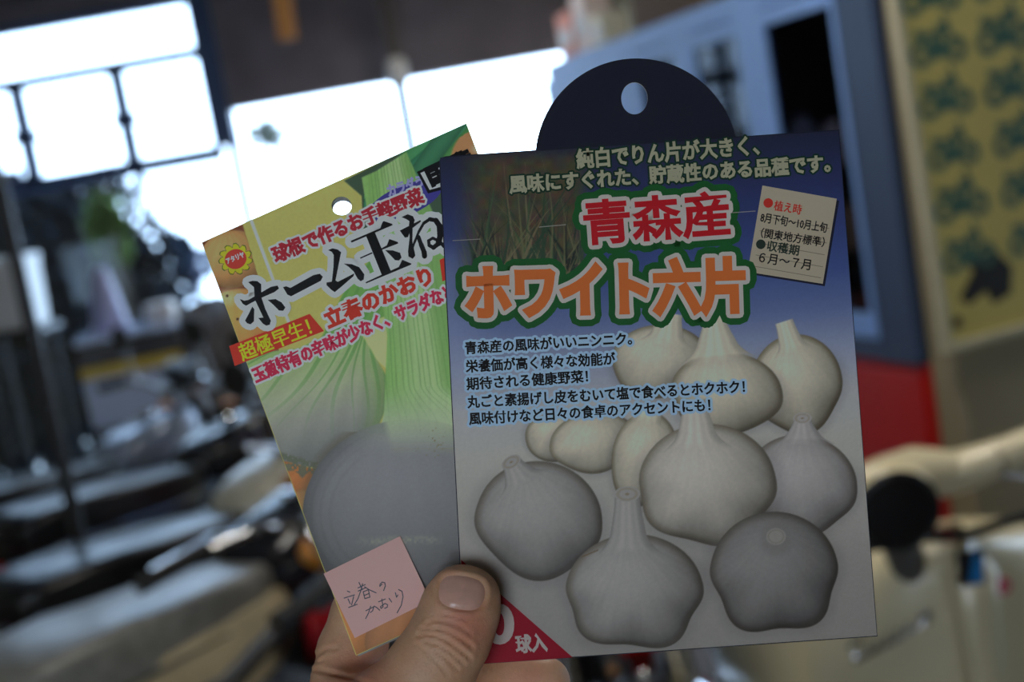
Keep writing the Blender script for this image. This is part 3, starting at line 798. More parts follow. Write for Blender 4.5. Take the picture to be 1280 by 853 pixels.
class Print:
    """flat ink shapes given in picture points, stacked in thin layers on a packet's face"""
    def __init__(s, pk): s.pk = pk; s.v=[]; s.f=[]; s.mi=[]; s.n=0; s.mats=[]; s.k=0
    def slot(s, m):
        if m not in s.mats: s.mats.append(m)
        return s.mats.index(m)
    def tris(s, xy, f, m, layer):
        s.k += 1
        off = layer*4e-5 + (s.k%23)*1.2e-6
        xy=np.asarray(xy,float); used=np.unique(np.array(f)); re={int(a):k for k,a in enumerate(used)}; xy=xy[used]; f=[[re[int(a)] for a in t] for t in f]
        v = s.pk.pp(xy, off); i = s.slot(m)
        for t in f: s.f.append([a+s.n for a in t]); s.mi.append(i)
        s.v.append(v); s.n += len(v)
    def poly(s, pts, m, layer):
        t = tessellate_polygon([[Vector((x,y,0)) for x,y in pts]])
        s.tris(pts, t, m, layer)
    def stroke(s, segs, wd, m, layer, nn=8):
        """thick round-ended segments"""
        for (a,b) in segs:
            a=np.array(a,float); b=np.array(b,float); d=b-a; L=np.hypot(*d)
            if L<1e-6: continue
            n_=np.array([-d[1],d[0]])/L*wd
            ang0=math.atan2(n_[1],n_[0])
            pts=[a+n_*0]
            ring=[]
            for k in range(nn//2+1):
                an=ang0+math.pi*k/(nn//2); ring.append(a+wd*np.array([math.cos(an),math.sin(an)]))
            for k in range(nn//2+1):
                an=ang0+math.pi+math.pi*k/(nn//2); ring.append(b+wd*np.array([math.cos(an),math.sin(an)]))
            f=[(0,k,k+1) for k in range(1,len(ring)-1)]
            s.tris(ring,f,m,layer)
    def path(s, pts, wd, m, layer, nn=8):
        s.stroke(list(zip(pts[:-1],pts[1:])),wd,m,layer,nn)
    def disc(s, c, rx, ry, m, layer, rot=0, nn=28):
        a=R(rot); P=[]
        for k in range(nn):
            t=2*math.pi*k/nn; x=rx*math.cos(t); y=ry*math.sin(t)
            P.append((c[0]+x*math.cos(a)-y*math.sin(a),c[1]+x*math.sin(a)+y*math.cos(a)))
        s.poly(P,m,layer)
    def shape(s, tri_xy, tri_f, bedges, fill, layer, bold=0, outlines=()):
        """outlines: [(width, material)] widest first"""
        tri_xy = np.asarray(tri_xy,float)
        if bold: tri_xy = mitre(tri_xy,tri_f,bedges,bold)
        for i,(wd,m) in enumerate(outlines):
            s.stroke([(tri_xy[a],tri_xy[b]) for a,b in bedges], wd, m, layer+i)
            s.tris(tri_xy,tri_f,m,layer+i)
        L = layer+len(outlines)
        for part in pieces(tri_f): s.tris(tri_xy,part,fill,L)
    def text(s, body, p0, p1, h, fill, layer, bold=0, outlines=(), res=2, shear=0):
        """ink box: bottom left p0, bottom right p1, height h (picture points)"""
        v,f,be = glyphs(body,res)
        x0,y0=v.min(0); x1,y1=v.max(0)
        u=(v[:,0]-x0)/(x1-x0); t=(v[:,1]-y0)/(y1-y0)
        p0=np.array(p0,float); p1=np.array(p1,float); d=p1-p0
        up=np.array([d[1],-d[0]])/np.hypot(*d)*h
        xy=p0+u[:,None]*d+t[:,None]*(up+shear*d/np.hypot(*d)*h)
        s.shape(xy,f,be,fill,layer,bold,outlines)
    def polys(s, polylist, fill, layer, outlines=()):
        for pts in polylist:
            xy=np.array(pts,float); t=tessellate_polygon([[Vector((x,y,0)) for x,y in pts]])
            be=[(i,(i+1)%len(pts)) for i in range(len(pts))]
            s.shape(xy,t,be,fill,layer,0,outlines)
    def build(s, name, parent):
        v=np.concatenate(s.v)
        me=np_mesh(name,v,np.array(s.f),s.mats,s.mi,parent=parent)
        # every ink face looks at the reader
        m=me.data; bm=bmesh.new(); bm.from_mesh(m)
        fl=[q for q in bm.faces if q.normal.z<0]; bmesh.ops.reverse_faces(bm,faces=fl); bm.to_mesh(m); bm.free()
        return me

def pieces(f):
    """triangles sorted into connected strokes, so that overlapping strokes lie in layers of their own"""
    up={}
    def root(a):
        while up.setdefault(a,a)!=a: up[a]=up[up[a]]; a=up[a]
        return a
    for t in f:
        for k in t[1:]: up[root(k)]=root(t[0])
    d={}
    for t in f: d.setdefault(root(t[0]),[]).append(t)
    return d.values()

def mitre(xy,f,be,w):
    """push a glyph's outline outwards by w, corners kept sharp"""
    own={}
    for t in f:
        c=sum(xy[k] for k in t)/3
        for a,b in ((t[0],t[1]),(t[1],t[2]),(t[2],t[0])): own[(min(a,b),max(a,b))]=c
    nb={}
    for a,b in be:
        d=xy[b]-xy[a]; L=np.hypot(*d)
        if L<1e-6: continue
        n=np.array([d[1],-d[0]])/L
        if n@((xy[a]+xy[b])/2-own[(min(a,b),max(a,b))])<0: n=-n
        for k in (a,b): nb.setdefault(k,[]).append(n)
    out=xy.copy()
    for k,ns in nb.items():
        if len(ns)<2: out[k]+=ns[0]*w; continue
        m=ns[0]+ns[1]; q=m@m
        if q<.35: m=m/max(np.sqrt(q),1e-6)*w*1.3
        else: m=m*2/q*w*1.0
        out[k]+=m
    return out

def glyphs(body,res):
    cu=bpy.data.curves.new('lettering','FONT'); cu.body=body; cu.resolution_u=res
    o=bpy.data.objects.new('lettering',cu); COL.objects.link(o)
    dg=bpy.context.evaluated_depsgraph_get(); dg.update()
    me=bpy.data.meshes.new_from_object(o.evaluated_get(dg))
    v=np.array([q.co[:2] for q in me.vertices])
    f=[tuple(p.vertices) for p in me.polygons]
    cnt={}
    for p in me.polygons:
        for e in p.edge_keys: cnt[e]=cnt.get(e,0)+1
    be=[e for e,c in cnt.items() if c==1]
    f3=[]
    for t in f: f3 += [(t[0],t[i],t[i+1]) for i in range(1,len(t)-1)]
    bpy.data.objects.remove(o); bpy.data.curves.remove(cu); bpy.data.meshes.remove(me)
    return v,f3,be

def ink(c, light):
    """a printing ink: the colour the paper shows under that much light"""
    return np.clip(lin(c)/light, 0, .86)
def ink_mat(name, c, light, rough=.42):
    return mat(name, tuple(float(k) for k in ink(c,light)), rough, spec=.06)

def sm(x): x=np.clip(x,0,1); return x*x*(3-2*x)
def over(col, mask, c): 
    m=np.clip(mask,0,1)[...,None]; col[...]=col*(1-m)+np.asarray(c,float)*m
def ell(X,Y,cx,cy,rx,ry,rot=0):
    a=R(rot); dx=X-cx; dy=Y-cy
    return ( dx*math.cos(a)+dy*math.sin(a))/rx, (-dx*math.sin(a)+dy*math.cos(a))/ry
def inpoly(X,Y,pts,soft=1.0):
    """soft polygon mask"""
    pts=np.array(pts,float); ins=np.zeros(X.shape,bool); dist=np.full(X.shape,1e9)
    n=len(pts)
    for i in range(n):
        a=pts[i]; b=pts[(i+1)%n]
        c=((a[1]>Y)!=(b[1]>Y))
        with np.errstate(divide='ignore',invalid='ignore'):
            xi=(b[0]-a[0])*(Y-a[1])/(b[1]-a[1]+1e-12)+a[0]
        ins^=c&(X<xi)
        d=b-a; t=np.clip(((X-a[0])*d[0]+(Y-a[1])*d[1])/(d@d+1e-9),0,1)
        dist=np.minimum(dist,np.hypot(X-a[0]-t*d[0],Y-a[1]-t*d[1]))
    sd=np.where(ins,dist,-dist)
    return np.clip(sd/soft+.5,0,1)
_nz=rng.random((64,64))
def vnoise(X,Y,s):
    x=X/s; y=Y/s; xi=np.floor(x).astype(int); yi=np.floor(y).astype(int); fx=sm(x-xi); fy=sm(y-yi)
    g=lambda a,b:_nz[a%64,b%64]
    return (g(xi,yi)*(1-fx)+g(xi+1,yi)*fx)*(1-fy)+(g(xi,yi+1)*(1-fx)+g(xi+1,yi+1)*fx)*fy

def sheet(name, pk, corners, step, paint, light, off, parent, m, hole=None):
    TL,TR,BR,BL=[np.array(c,float) for c in corners]
    nx=int(np.hypot(*(TR-TL))/step); ny=int(np.hypot(*(BL-TL))/step)
    s_,t_=np.meshgrid(np.linspace(0,1,nx+1),np.linspace(0,1,ny+1))
    P=(TL*(1-s_)[...,None]*(1-t_)[...,None]+TR*s_[...,None]*(1-t_)[...,None]+BR*s_[...,None]*t_[...,None]+BL*(1-s_)[...,None]*t_[...,None])
    X=P[...,0]; Y=P[...,1]
    col=paint(X,Y)
    albedo=np.clip(lin(np.clip(col,0,255))/light,0,.86)
    v=pk.pp(P.reshape(-1,2),off)
    i=np.arange((ny+1)*(nx+1)).reshape(ny+1,nx+1)
    f=np.stack([i[1:,:-1],i[1:,1:],i[:-1,1:],i[:-1,:-1]],-1).reshape(-1,4)
    if hole:
        hx,hy,hr=hole; c=P.reshape(-1,2)[f].mean(1)
        f=f[np.hypot(c[:,0]-hx,c[:,1]-hy)>hr]
    return np_mesh(name,v,f,m,col=albedo.reshape(-1,3),parent=parent)

def card(name, pk, outline, holes, mats, thick, parent):
    """the cut-out card itself: front, back and the pale cut edge"""
    loops=[outline]+holes
    flat=[p for l in loops for p in l]
    tri=tessellate_polygon([[Vector((x,y,0)) for x,y in l] for l in loops])
    a=pk.pp(flat,0.0); b=a.copy(); b[:,2]-=thick
    n=len(flat); f=[];mi=[]
    for t in tri:
        p=[Vector(a[k]) for k in t]; t=tuple(t)
        if (p[1]-p[0]).cross(p[2]-p[0]).z<0: t=t[::-1]
        f.append(t); mi.append(0); f.append(tuple(k+n for k in t[::-1])); mi.append(1)
    o=0
    for l in loops:
        for i in range(len(l)):
            i2=(i+1)%len(l); f.append((o+i,o+i2,o+i2+n,o+i+n)); mi.append(2)
        o+=len(l)
    me=bpy.data.meshes.new(name); me.from_pydata([tuple(q) for q in np.concatenate([a,b])],[],f)
    for m in mats: me.materials.append(m)
    me.polygons.foreach_set('material_index',mi); me.update()
    ob=bpy.data.objects.new(name,me); COL.objects.link(ob); ob.parent=parent
    return ob
def circ(cx,cy,rx,ry,n=40,a0=0,a1=360,close=False):
    return [(cx+rx*math.cos(R(a0+(a1-a0)*k/n)),cy+ry*math.sin(R(a0+(a1-a0)*k/n))) for k in range(n+(1 if close else 0))]

M_core = mat('paper_core',(.78,.78,.76),.7)
M_back = mat('paper_back',(.55,.55,.55),.6)

# ---------------- garlic packet
LG = np.array((.47,.525,.60))                                    # light falling on this face
def paint_garlic(X,Y):
    col=np.zeros(X.shape+(3,))
    ys=[165,230,300,350,400,450,500,560,640,720,832]
    cs=np.array([(28,32,50),(36,43,78),(46,58,104),(56,72,120),(84,98,138),(122,132,156),(148,151,156),(150,151,146),(140,140,136),(124,123,121),(116,115,113)],float)  # bottom rows darkened: light falloff put into the print
    yy=Y+ (X-810)*.065
    for k in range(3): col[...,k]=np.interp(yy,ys,cs[:,k])
    lft=sm((640-X)/90)*sm((yy-270)/60)*sm((520-yy)/80)
    over(col,lft*.45,(128,140,170))
    # field of garlic leaves, top left
    reg=sm((X-560)/50)*sm((742-X)/26)*sm((Y-178)/30)*sm((382-Y)/14)
    soil=np.stack([52+22*vnoise(X,Y,9),50+18*vnoise(X,Y,7),40+12*vnoise(X,Y,8)],-1)
    col[...]=col*(1-reg[...,None])+soil*reg[...,None]
    r2=np.random.default_rng(5)
    for k in range(120):
        bx=r2.uniform(585,735); by=r2.uniform(325,385); L=r2.uniform(50,150); lean=r2.normal(0,.32); bend=r2.normal(0,.25)
        c=[(36,58,44),(28,44,38),(52,74,52),(86,88,62),(100,92,70),(24,34,32)][r2.integers(0,6)]
        t=np.clip((by-Y)/L,0,1); cxp=bx+lean*L*t+bend*L*t*t
        wv=(1-t*.85)*r2.uniform(1.2,3.6)
        m=np.clip((wv-np.abs(X-cxp))/1.2,0,1)*((by-Y)>0)*((by-Y)<L)
        over(col,m*reg*.85,c)
    g=np.clip((Y-350)/30,0,1)*reg*(vnoise(X,Y,5)>.5)
    over(col,g*.5,(88,104,62))
    # bulbs
    def bulb(cx,cy,rx,ry,rot,apex,base,lobes,amp,stem=None,ph=0,dark=.80,warm=0):
        u,v=ell(X,Y,cx,cy,rx,ry,rot)
        th=np.arctan2(v,u)
        rad=1+amp*np.cos(lobes*th+ph)*sm((v+.3)/.9)
        r=np.hypot(u,v)/rad
        # shade on the paper around it
        over(col,.24*sm((1.24-r)/.26)*sm((v+.9)/.6),(82,80,84))
        m=np.clip((1-r)*min(rx,ry)/1.3+.5,0,1)
        z=np.sqrt(np.clip(1-r*r,0,1))
        lam=np.clip(.25*-u/np.maximum(rad,.1)+ .30*-v + .86*z,0,1)
        ax,ay=apex
        ang=np.arctan2(X-ax,(Y-ay)+rx*.25)
        st=np.sin(ang*26+3*vnoise(X,Y,30)+ph)*.5+np.sin(ang*61+ph*2)*.35
        clv=np.cos(lobes*th+ph)*sm((v+.55)/.9)*sm((r-.25)/.5)
        val=(.50+.54*lam)*(1+.017*st*sm(r*2))*(1+.055*clv)+ .02*(vnoise(X,Y,4)-.5)
        c=np.asarray(base,float)*val[...,None]
        edge=sm((r-.84)/.16)
        c=c*(1-edge[...,None]*np.array([.18,.20,.25])*(1+warm))
        mm=m[...,None]; col[...]=col*(1-mm)+c*mm
        if stem:
            pts,w0,w1,cap=stem
            (x0,y0),(x1,y1)=pts
            d=np.array([x1-x0,y1-y0],float); L=np.hypot(*d); d/=L
            t=((X-x0)*d[0]+(Y-y0)*d[1])/L; s_=(-(X-x0)*d[1]+(Y-y0)*d[0])
            wv=w0+(w1-w0)*sm(t)+ (w0*.75)*np.clip(.35-t,0,1)**2*6
            ms=np.clip((wv-np.abs(s_))/1.2+.5,0,1)*np.clip((1-t)*L/1.3+.5,0,1)*np.clip((t+.06)*L/10,0,1)
            q=np.clip(s_/wv,-1,1)
            c2=np.asarray(base,float)*(.70+.32*np.sqrt(np.clip(1-q*q,0,1))-.06*q+.03*np.sin(q*14))[...,None]
            ms=ms[...,None]; col[...]=col*(1-ms)+c2*ms
            if cap:
                e,f=ell(X,Y,x1,y1,w1*1.05,w1*.62,math.degrees(math.atan2(d[1],d[0]))+90)
                rr=np.hypot(e,f); over(col,np.clip((1-rr)*w1/1.2+.5,0,1),np.array(base)*.95)
                over(col,.55*np.clip(1-np.abs(rr-.72)*5,0,1),(120,108,88)); over(col,.6*np.clip((.22-rr)*8,0,1),(105,88,60))
    A=(180,176,160); B=(170,167,159); C=(150,148,148); Dk=(139,138,136); V=(116,115,115)  # darker tones of the lower bulbs carry the same light falloff
    bulb(826,452,62,46,0,(835,405),A,3,.05,((  (832,430),(838,392)),22,15,False))
    bulb(996,480,57,62,0,(985,430),A,4,.05,(((992,440),(980,402)),16,11.5,False),1.2,warm=.3)
    bulb(908,492,70,52,4,(893,425),A,3,.06,(((898,450),(892,392)),30,13,False),.4)
    bulb(693,548,37,30,10,(700,520),A,3,.03)
    bulb(742,553,55,38,-8,(745,520),A,4,.04)
    bulb(806,574,42,60,8,(812,520),A,3,.04,(((806,530),(812,512)),20,16,False))
    bulb(1002,606,70,62,14,(1003,540),C,4,.06,(((1004,556),(1003,523)),26,11,True),.9)
    bulb(884,606,86,76,0,(870,545),B,5,.055,(((872,560),(868,500)),26,15,False),.2)
    bulb(968,716,80,76,0,(970,680),V,5,.075,None,2.0)
    over(col,.35*sm((26-np.hypot(X-970,(Y-676)))/14),(88,87,88)); e_=np.hypot(X-970,(Y-671)/.85); over(col,np.clip((13-e_)/1.5,0,1),(124,122,118)); over(col,.5*np.clip(1-np.abs(e_-9.5)/1.6,0,1),(96,92,86))
    bulb(674,650,79,73,12,(650,600),Dk,4,.05,(((655,605),(639,578)),24,12.5,True),.6)
    bulb(793,740,86,72,0,(785,690),Dk,5,.075,(((786,690),(784,618)),24,15.5,True),1.1)
    over(col,.9*np.clip(1.3-np.abs((Y-692)-(X-738)*-.42),0,1)*(X>727)*(X<748),(92,78,60))   # a nick in a skin
    col*= (1+.03*(vnoise(X,Y,2.2)-.5))[...,None]
    return col

def garlic_packet():
    TL,TR,BR,BL=(548,196),(1049,162),(1097,796),(581,832)
    pk=Packet([TL,TR,BR,BL],[.4035,.4035,.3955,.3955])
    root=thing('seed_packet','dark blue seed packet with white garlic bulbs and a round hang tab, held in front','seed packet')
    root.matrix_world=pk.M
    navy=ink_mat('navy_ink',(27,30,42),LG)
    tabL,tabR=(670.5,187.7),(921,170.7)
    cx,cy,rr=796,200,127
    a0=math.degrees(math.atan2(tabL[1]-cy,tabL[0]-cx))%360; a1=math.degrees(math.atan2(tabR[1]-cy,tabR[0]-cx))%360
    arc=circ(cx,cy,rr,rr,44,a0,a1,True)
    rc=[(549,204),(549.5,200),(552,197),(557,195.4)]
    out=[BL]+rc+arc+[TR,BR]
    out=out[::-1]
    card('card',pk,out,[circ(793,123,16.5,20)],[navy,M_back,M_core],.0006,root)
    m=print_mat('garlic_picture_print')
    ins=lambda a,b,k:(a[0]+(b[0]-a[0])*k,a[1]+(b[1]-a[1])*k)
    sheet('picture_print',pk,[(550,197.2),(1048.2,163.3),(1096,795),(582,830.8)],1.15,paint_garlic,LG,4e-5,root,m)
    I=lambda n,c:ink_mat(n,c,LG)
    white=I('white_ink',(158,156,154)); green=I('dark_green_ink',(26,74,38)); red=I('red_ink',(150,26,34)); orange=I('orange_ink',(216,92,46))
    olive=I('grey_green_ink',(136,138,118)); dgreen=I('deep_green_ink',(20,44,34)); black=I('black_ink',(20,20,24)); sky=I('pale_blue_ink',(134,164,204))
    # slogan
    p=Print(pk)
    p.text('純白でりん片が大きく、',(722,211),(949,193),24,olive,3,.9,[(2.2,dgreen)])
    p.text('風味にすぐれた、貯蔵性のある品種です。',(638,242),(1038,215),22,olive,3,.9,[(2.2,dgreen)])
    p.build('slogan_lettering',root)
    # headline
    p=Print(pk)
    p.text('青森産',(733,306),(912,293),54,red,6,1.7,[(13.5,green),(5.2,white)],3)
    p.text('ホワイト六片',(586,399),(930,389),66,orange,6,3.6,[(13.5,green),(5.2,white)],3)
    p.build('headline_lettering',root)
    # description
    p=Print(pk)
    rows=[('青森産の風味がいいニンニク。',(582,443),(790,431)),('栄養価が高く様々な効能が',(583,466),(769,456)),('期待される健康野菜！',(584,488),(735,478)),
          ('丸ごと素揚げし皮をむいて塩で食べるとホクホク！',(585,510.5),(931,491)),('風味付けなど日々の食卓のアクセントにも！',(587,531.5),(888,514))]
    for b,a,c in rows: p.text(b,a,c,15.5,black,6,.5,[(3.0,sky)])
    p.build('description_lettering',root)
    # planting-time box
    p=Print(pk)
    paper=I('buff_paper_ink',(146,140,124)); edge=I('shadow_ink',(28,30,44)); red2=I('box_red_ink',(158,44,38)); dk=I('box_green_black_ink',(34,46,42)); line=I('box_rule_ink',(104,98,90))
    q=[(953,232),(1046,248.5),(1028.5,355),(934.5,340)]
    p.poly([(955,234.5),(1049,251),(1031,358),(937,343)],edge,3); p.poly(q,paper,4)
    def at(u,v):
        TLq,TRq,BRq,BLq=[np.array(k) for k in q]; return tuple((TLq*(1-u)+TRq*u)*(1-v)+(BLq*(1-u)+BRq*u)*v)
    for v in (.35,.52,.66,.80,.93): p.path([at(.07,v-.005),at(.96,v+.005)],.45,line,4.5)
    p.disc(at(.115,.185),6,6,red2,5); p.text('植え時',at(.20,.255),at(.565,.255),12.5,red2,5,.3)
    p.text('8月下旬～10月上旬',at(.05,.415),at(.935,.41),12.5,black,5,.25)
    p.text('（関東地方標準）',at(.09,.59),at(.935,.58),12.5,black,5,.25)
    p.disc(at(.11,.665),6,6,dk,5); p.text('収穫期',at(.20,.725),at(.62,.725),13,dk,5,.35)
    p.text('６月～７月',at(.12,.875),at(.80,.87),13,black,5,.25)
    p.build('planting_time_box',root)
    # count corner
    p=Print(pk)
    crim=I('crimson_ink',(112,16,30)); pale=I('corner_white_ink',(146,140,140))
    p.poly([(576.3,700),(716,822.3),(581.8,831.4)],crim,3)
    p.text('10',(585,805),(641,803),46,pale,5,2.6,(),5)
    p.text('球入',(646,817),(684,814),22,pale,5,.9)
    p.build('count_corner',root)
    # creases in the film
    p=Print(pk)
    cr=I('film_crease',(120,120,118))
    p.path([(674,284),(707,281)],.5,cr,12); p.path([(566,301),(600,299)],.4,cr,12); p.path([(916,266),(944,264)],.5,cr,13)
    p.build('film_creases',root)
    return pk
PG=garlic_packet()

# ---------------- onion packet
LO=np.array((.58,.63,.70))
def paint_onion(X,Y):
    col=np.zeros(X.shape+(3,)); col[...]=(184,180,98)
    ax=(X-252)*.914-(Y-303)*.405*0   # along
    over(col,.5*sm((330-Y)/120),(196,192,112))
    stripe=lambda pts,c,soft=1.2:over(col,inpoly(X,Y,pts,soft),c)
    # brown onions down the left
    strip=[(248,300),(303,280),(322,345),(352,450),(300,470),(240,430)]
    ms=inpoly(X,Y,strip,1.5)
    over(col,ms,(122,70,48))
    def ball(cx,cy,rx,ry,rot,c,mask,k=26,hi=(240,214,150),edge=.5):
        u,v=ell(X,Y,cx,cy,rx,ry,rot); r=np.hypot(u,v); m=np.clip((1-r)*min(rx,ry)/1.6+.5,0,1)*mask
        z=np.sqrt(np.clip(1-r*r,0,1)); lam=np.clip(-.3*u-.35*v+.8*z,0,1)
        cc=np.asarray(c,float)*(.62+.45*lam)[...,None]*(1+.018*np.sin(np.arctan2(u,v+1.3)*k))[...,None]
        mm=m[...,None]; col[...]=col*(1-mm)+np.clip(cc,0,255)*mm
        return r,m
    ball(291,324,42,36,-10,(216,160,98),ms); ball(301,407,54,46,-10,(222,158,86),ms)
    u,v=ell(X,Y,283,372,24,14,-10); over(col,ms*.8*sm(1.2-np.hypot(u,v))*(.6+.4*vnoise(X,Y,4)),(226,208,158))
    for sx,sy in ((284,370),(297,399)): over(col,np.clip(2.2-np.hypot(X-sx,Y-sy),0,1),(60,40,26))
    # white rule
    over(col,np.clip(2.6-np.abs((X-314.5)-(Y-277)*.368),0,1)*(Y<410),(214,212,196))
    # leaves at the top right
    stripe([(430,226),(600,140),(640,300),(455,300),(452,245)],(64,86,66))
    for i,(a,b) in enumerate([((470,240),(520,190)),((515,215),(575,165)),((535,235),(590,170)),((500,250),(556,172))]):
        d=np.array(b,float)-a; L=np.hypot(*d); d/=L
        s_=(-(X-a[0])*d[1]+(Y-a[1])*d[0]); 
        m=np.clip((13-np.abs(s_))/2,0,1)*(X>455)*(Y<300); q=s_/13
        g=np.array([(70,138,88),(58,130,92),(84,150,84),(60,118,84)][i],float)
        cc=g*(.78+.3*(1-q*q))[...,None]; mm=(m*((X-Y*1.1)>150))[...,None]; col[...]=col*(1-mm)+cc*mm
    u,v=ell(X,Y,602,200,40,46,20); over(col,np.clip((1-np.hypot(u,v))*12,0,1)*((X-583)*.55+(Y-160)*.9>6)*(X>560),(205,138,92))
    u,v=ell(X,Y,598,186,12,10,0); over(col,.8*sm(1.1-np.hypot(u,v)),(226,190,160))
    # green leaf of the left bulb
    leaf=[(380,452),(404,418),(436,352),(470,318),(490,330),(486,400),(470,440),(462,470)]
    m=inpoly(X,Y,leaf,2); st=np.sin(((X-455)*.9+(Y-420)*.42)*.55)
    over(col,m,np.array((112,166,84))); over(col,m*.35*sm(st),(80,142,66))
    stripe([(452,418),(470,400),(484,395),(484,462),(466,446),(455,432)],(214,208,134),1.5)
    # left bulb
    blb=[(296,452),(330,440),(372,436),(398,424),(420,416),(446,412),(456,424),(470,448),(483,470),(482,512),(470,540),(440,566),(408,584),(386,584),(350,576),(322,560),(290,540)]
    m=inpoly(X,Y,blb,2)
    f_=np.clip((Y-400-.25*(400-X))/170,0,1)
    ys=[0,.25,.5,.75,1]; cs=np.array([(134,176,92),(156,182,120),(166,176,142),(148,150,140),(112,116,112)],float)
    cc=np.stack([np.interp(f_,ys,cs[:,k]) for k in range(3)],-1)
    rt=sm((X-440)/44)*sm((Y-420)/40); cc=cc*(1-rt[...,None]*.5)+np.array((104,150,66))*rt[...,None]*.5
    ang=np.arctan2(X-462,Y-372); fade=sm((560-Y)/70)*(.35+.65*sm((520-Y)/90))
    for k,a in enumerate((-1.02,-.86,-.71,-.57,-.43,-.30,-.17,-.06,.05,.14)):
        wv=1.0+.4*(k%3); d_=np.abs(ang-a-.05*np.sin(Y/26+k))*np.hypot(X-462,Y-372)
        cc=cc*(1-(np.clip(wv*1.6-d_,0,1)*fade*.55)[...,None])+np.array((72,132,60))*(np.clip(wv*1.6-d_,0,1)*fade*.6)[...,None]
    cc*= (1+.02*np.sin(ang*34))[...,None]
    col[...]=col*(1-m[...,None])+cc*m[...,None]
    # brown onions below with root fringe
    lo=[(330,560),(352,574),(388,586),(410,588),(440,566),(560,600),(660,700),(640,760),(560,850),(430,850)]
    m2=inpoly(X,Y,lo,1.5)*(1-m)
    over(col,m2,(140,84,50))
    ball(372,612,46,34,20,(178,112,60),m2,20); ball(398,700,40,90,-14,(206,150,84),m2,14); ball(432,800,46,44,0,(188,128,74),m2,14); ball(520,790,66,44,-20,(158,112,74),m2,18)
    fr=inpoly(X,Y,[(338,572),(352,566),(392,578),(412,576),(404,590),(396,597),(386,590),(378,598),(368,588),(356,590),(348,580)],2.5)*(vnoise(X,Y,3)>.3)
    over(col,fr*.9,(98,106,88))
    # stem of the big bulb
    nk=[(452,222),(470,214),(508,190),(530,240),(556,300),(562,420),(580,520),(620,560),(470,560),(480,516),(484,420),(470,330)]
    m=inpoly(X,Y,nk,1.5)
    t=np.clip((Y-200)/330,0,1); cxl=460+20*t+ 4*np.sin(t*3); wid=52+44*t+60*sm((t-.85)/.15)
    q=(X-cxl)/wid
    cc=np.stack([150-14*np.cos(q*5)+0*q,188-6*np.cos(q*5),118-16*np.cos(q*5)],-1)
    ln=sum(np.clip(1-np.abs(q-a)*wid/1.3,0,1) for a in np.linspace(.04,.98,13)+.012*np.sin(np.arange(13)*2.3))
    cc=cc*(1-.5*np.clip(ln,0,1)[...,None])+np.array((98,152,76))*.5*np.clip(ln,0,1)[...,None]
    cc=cc*(1+.06*(vnoise(X*3,Y*.3,9)-.5))[...,None]
    over(cc,.6*sm((q-.72)/.2)*(Y<520),(112,160,88))
    gfade=sm((Y-470)/80); cc=cc*(1-gfade[...,None])+np.array((172,186,156))*gfade[...,None]
    col[...]=col*(1-m[...,None])+cc*m[...,None]
    # big bulb
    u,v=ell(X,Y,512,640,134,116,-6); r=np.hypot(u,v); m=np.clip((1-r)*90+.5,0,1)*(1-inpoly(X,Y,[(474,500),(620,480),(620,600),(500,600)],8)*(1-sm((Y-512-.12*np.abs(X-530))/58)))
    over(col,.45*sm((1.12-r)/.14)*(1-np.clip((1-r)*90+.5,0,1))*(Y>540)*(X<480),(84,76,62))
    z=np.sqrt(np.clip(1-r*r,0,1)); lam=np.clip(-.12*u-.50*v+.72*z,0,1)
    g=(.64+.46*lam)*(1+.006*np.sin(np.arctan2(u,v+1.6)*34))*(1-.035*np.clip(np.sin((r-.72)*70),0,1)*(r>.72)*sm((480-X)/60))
    cc=np.array((128,129,131))*g[...,None]  # grey kept darker: dimmer light low on the packet, put into the print
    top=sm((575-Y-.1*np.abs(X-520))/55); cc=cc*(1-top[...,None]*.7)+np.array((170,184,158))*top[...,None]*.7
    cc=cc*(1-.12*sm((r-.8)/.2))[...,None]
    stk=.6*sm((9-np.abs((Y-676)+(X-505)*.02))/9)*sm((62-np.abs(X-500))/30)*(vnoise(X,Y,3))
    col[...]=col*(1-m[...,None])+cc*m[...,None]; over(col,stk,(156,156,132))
    sp=(vnoise(X,Y,2.6)>.82)*sm((26-np.hypot(X-538,(Y-553)*.8))/20); over(col,sp*.6,(120,110,70))
    col*= (1+.03*(vnoise(X,Y,2.2)-.5))[...,None]
    return col

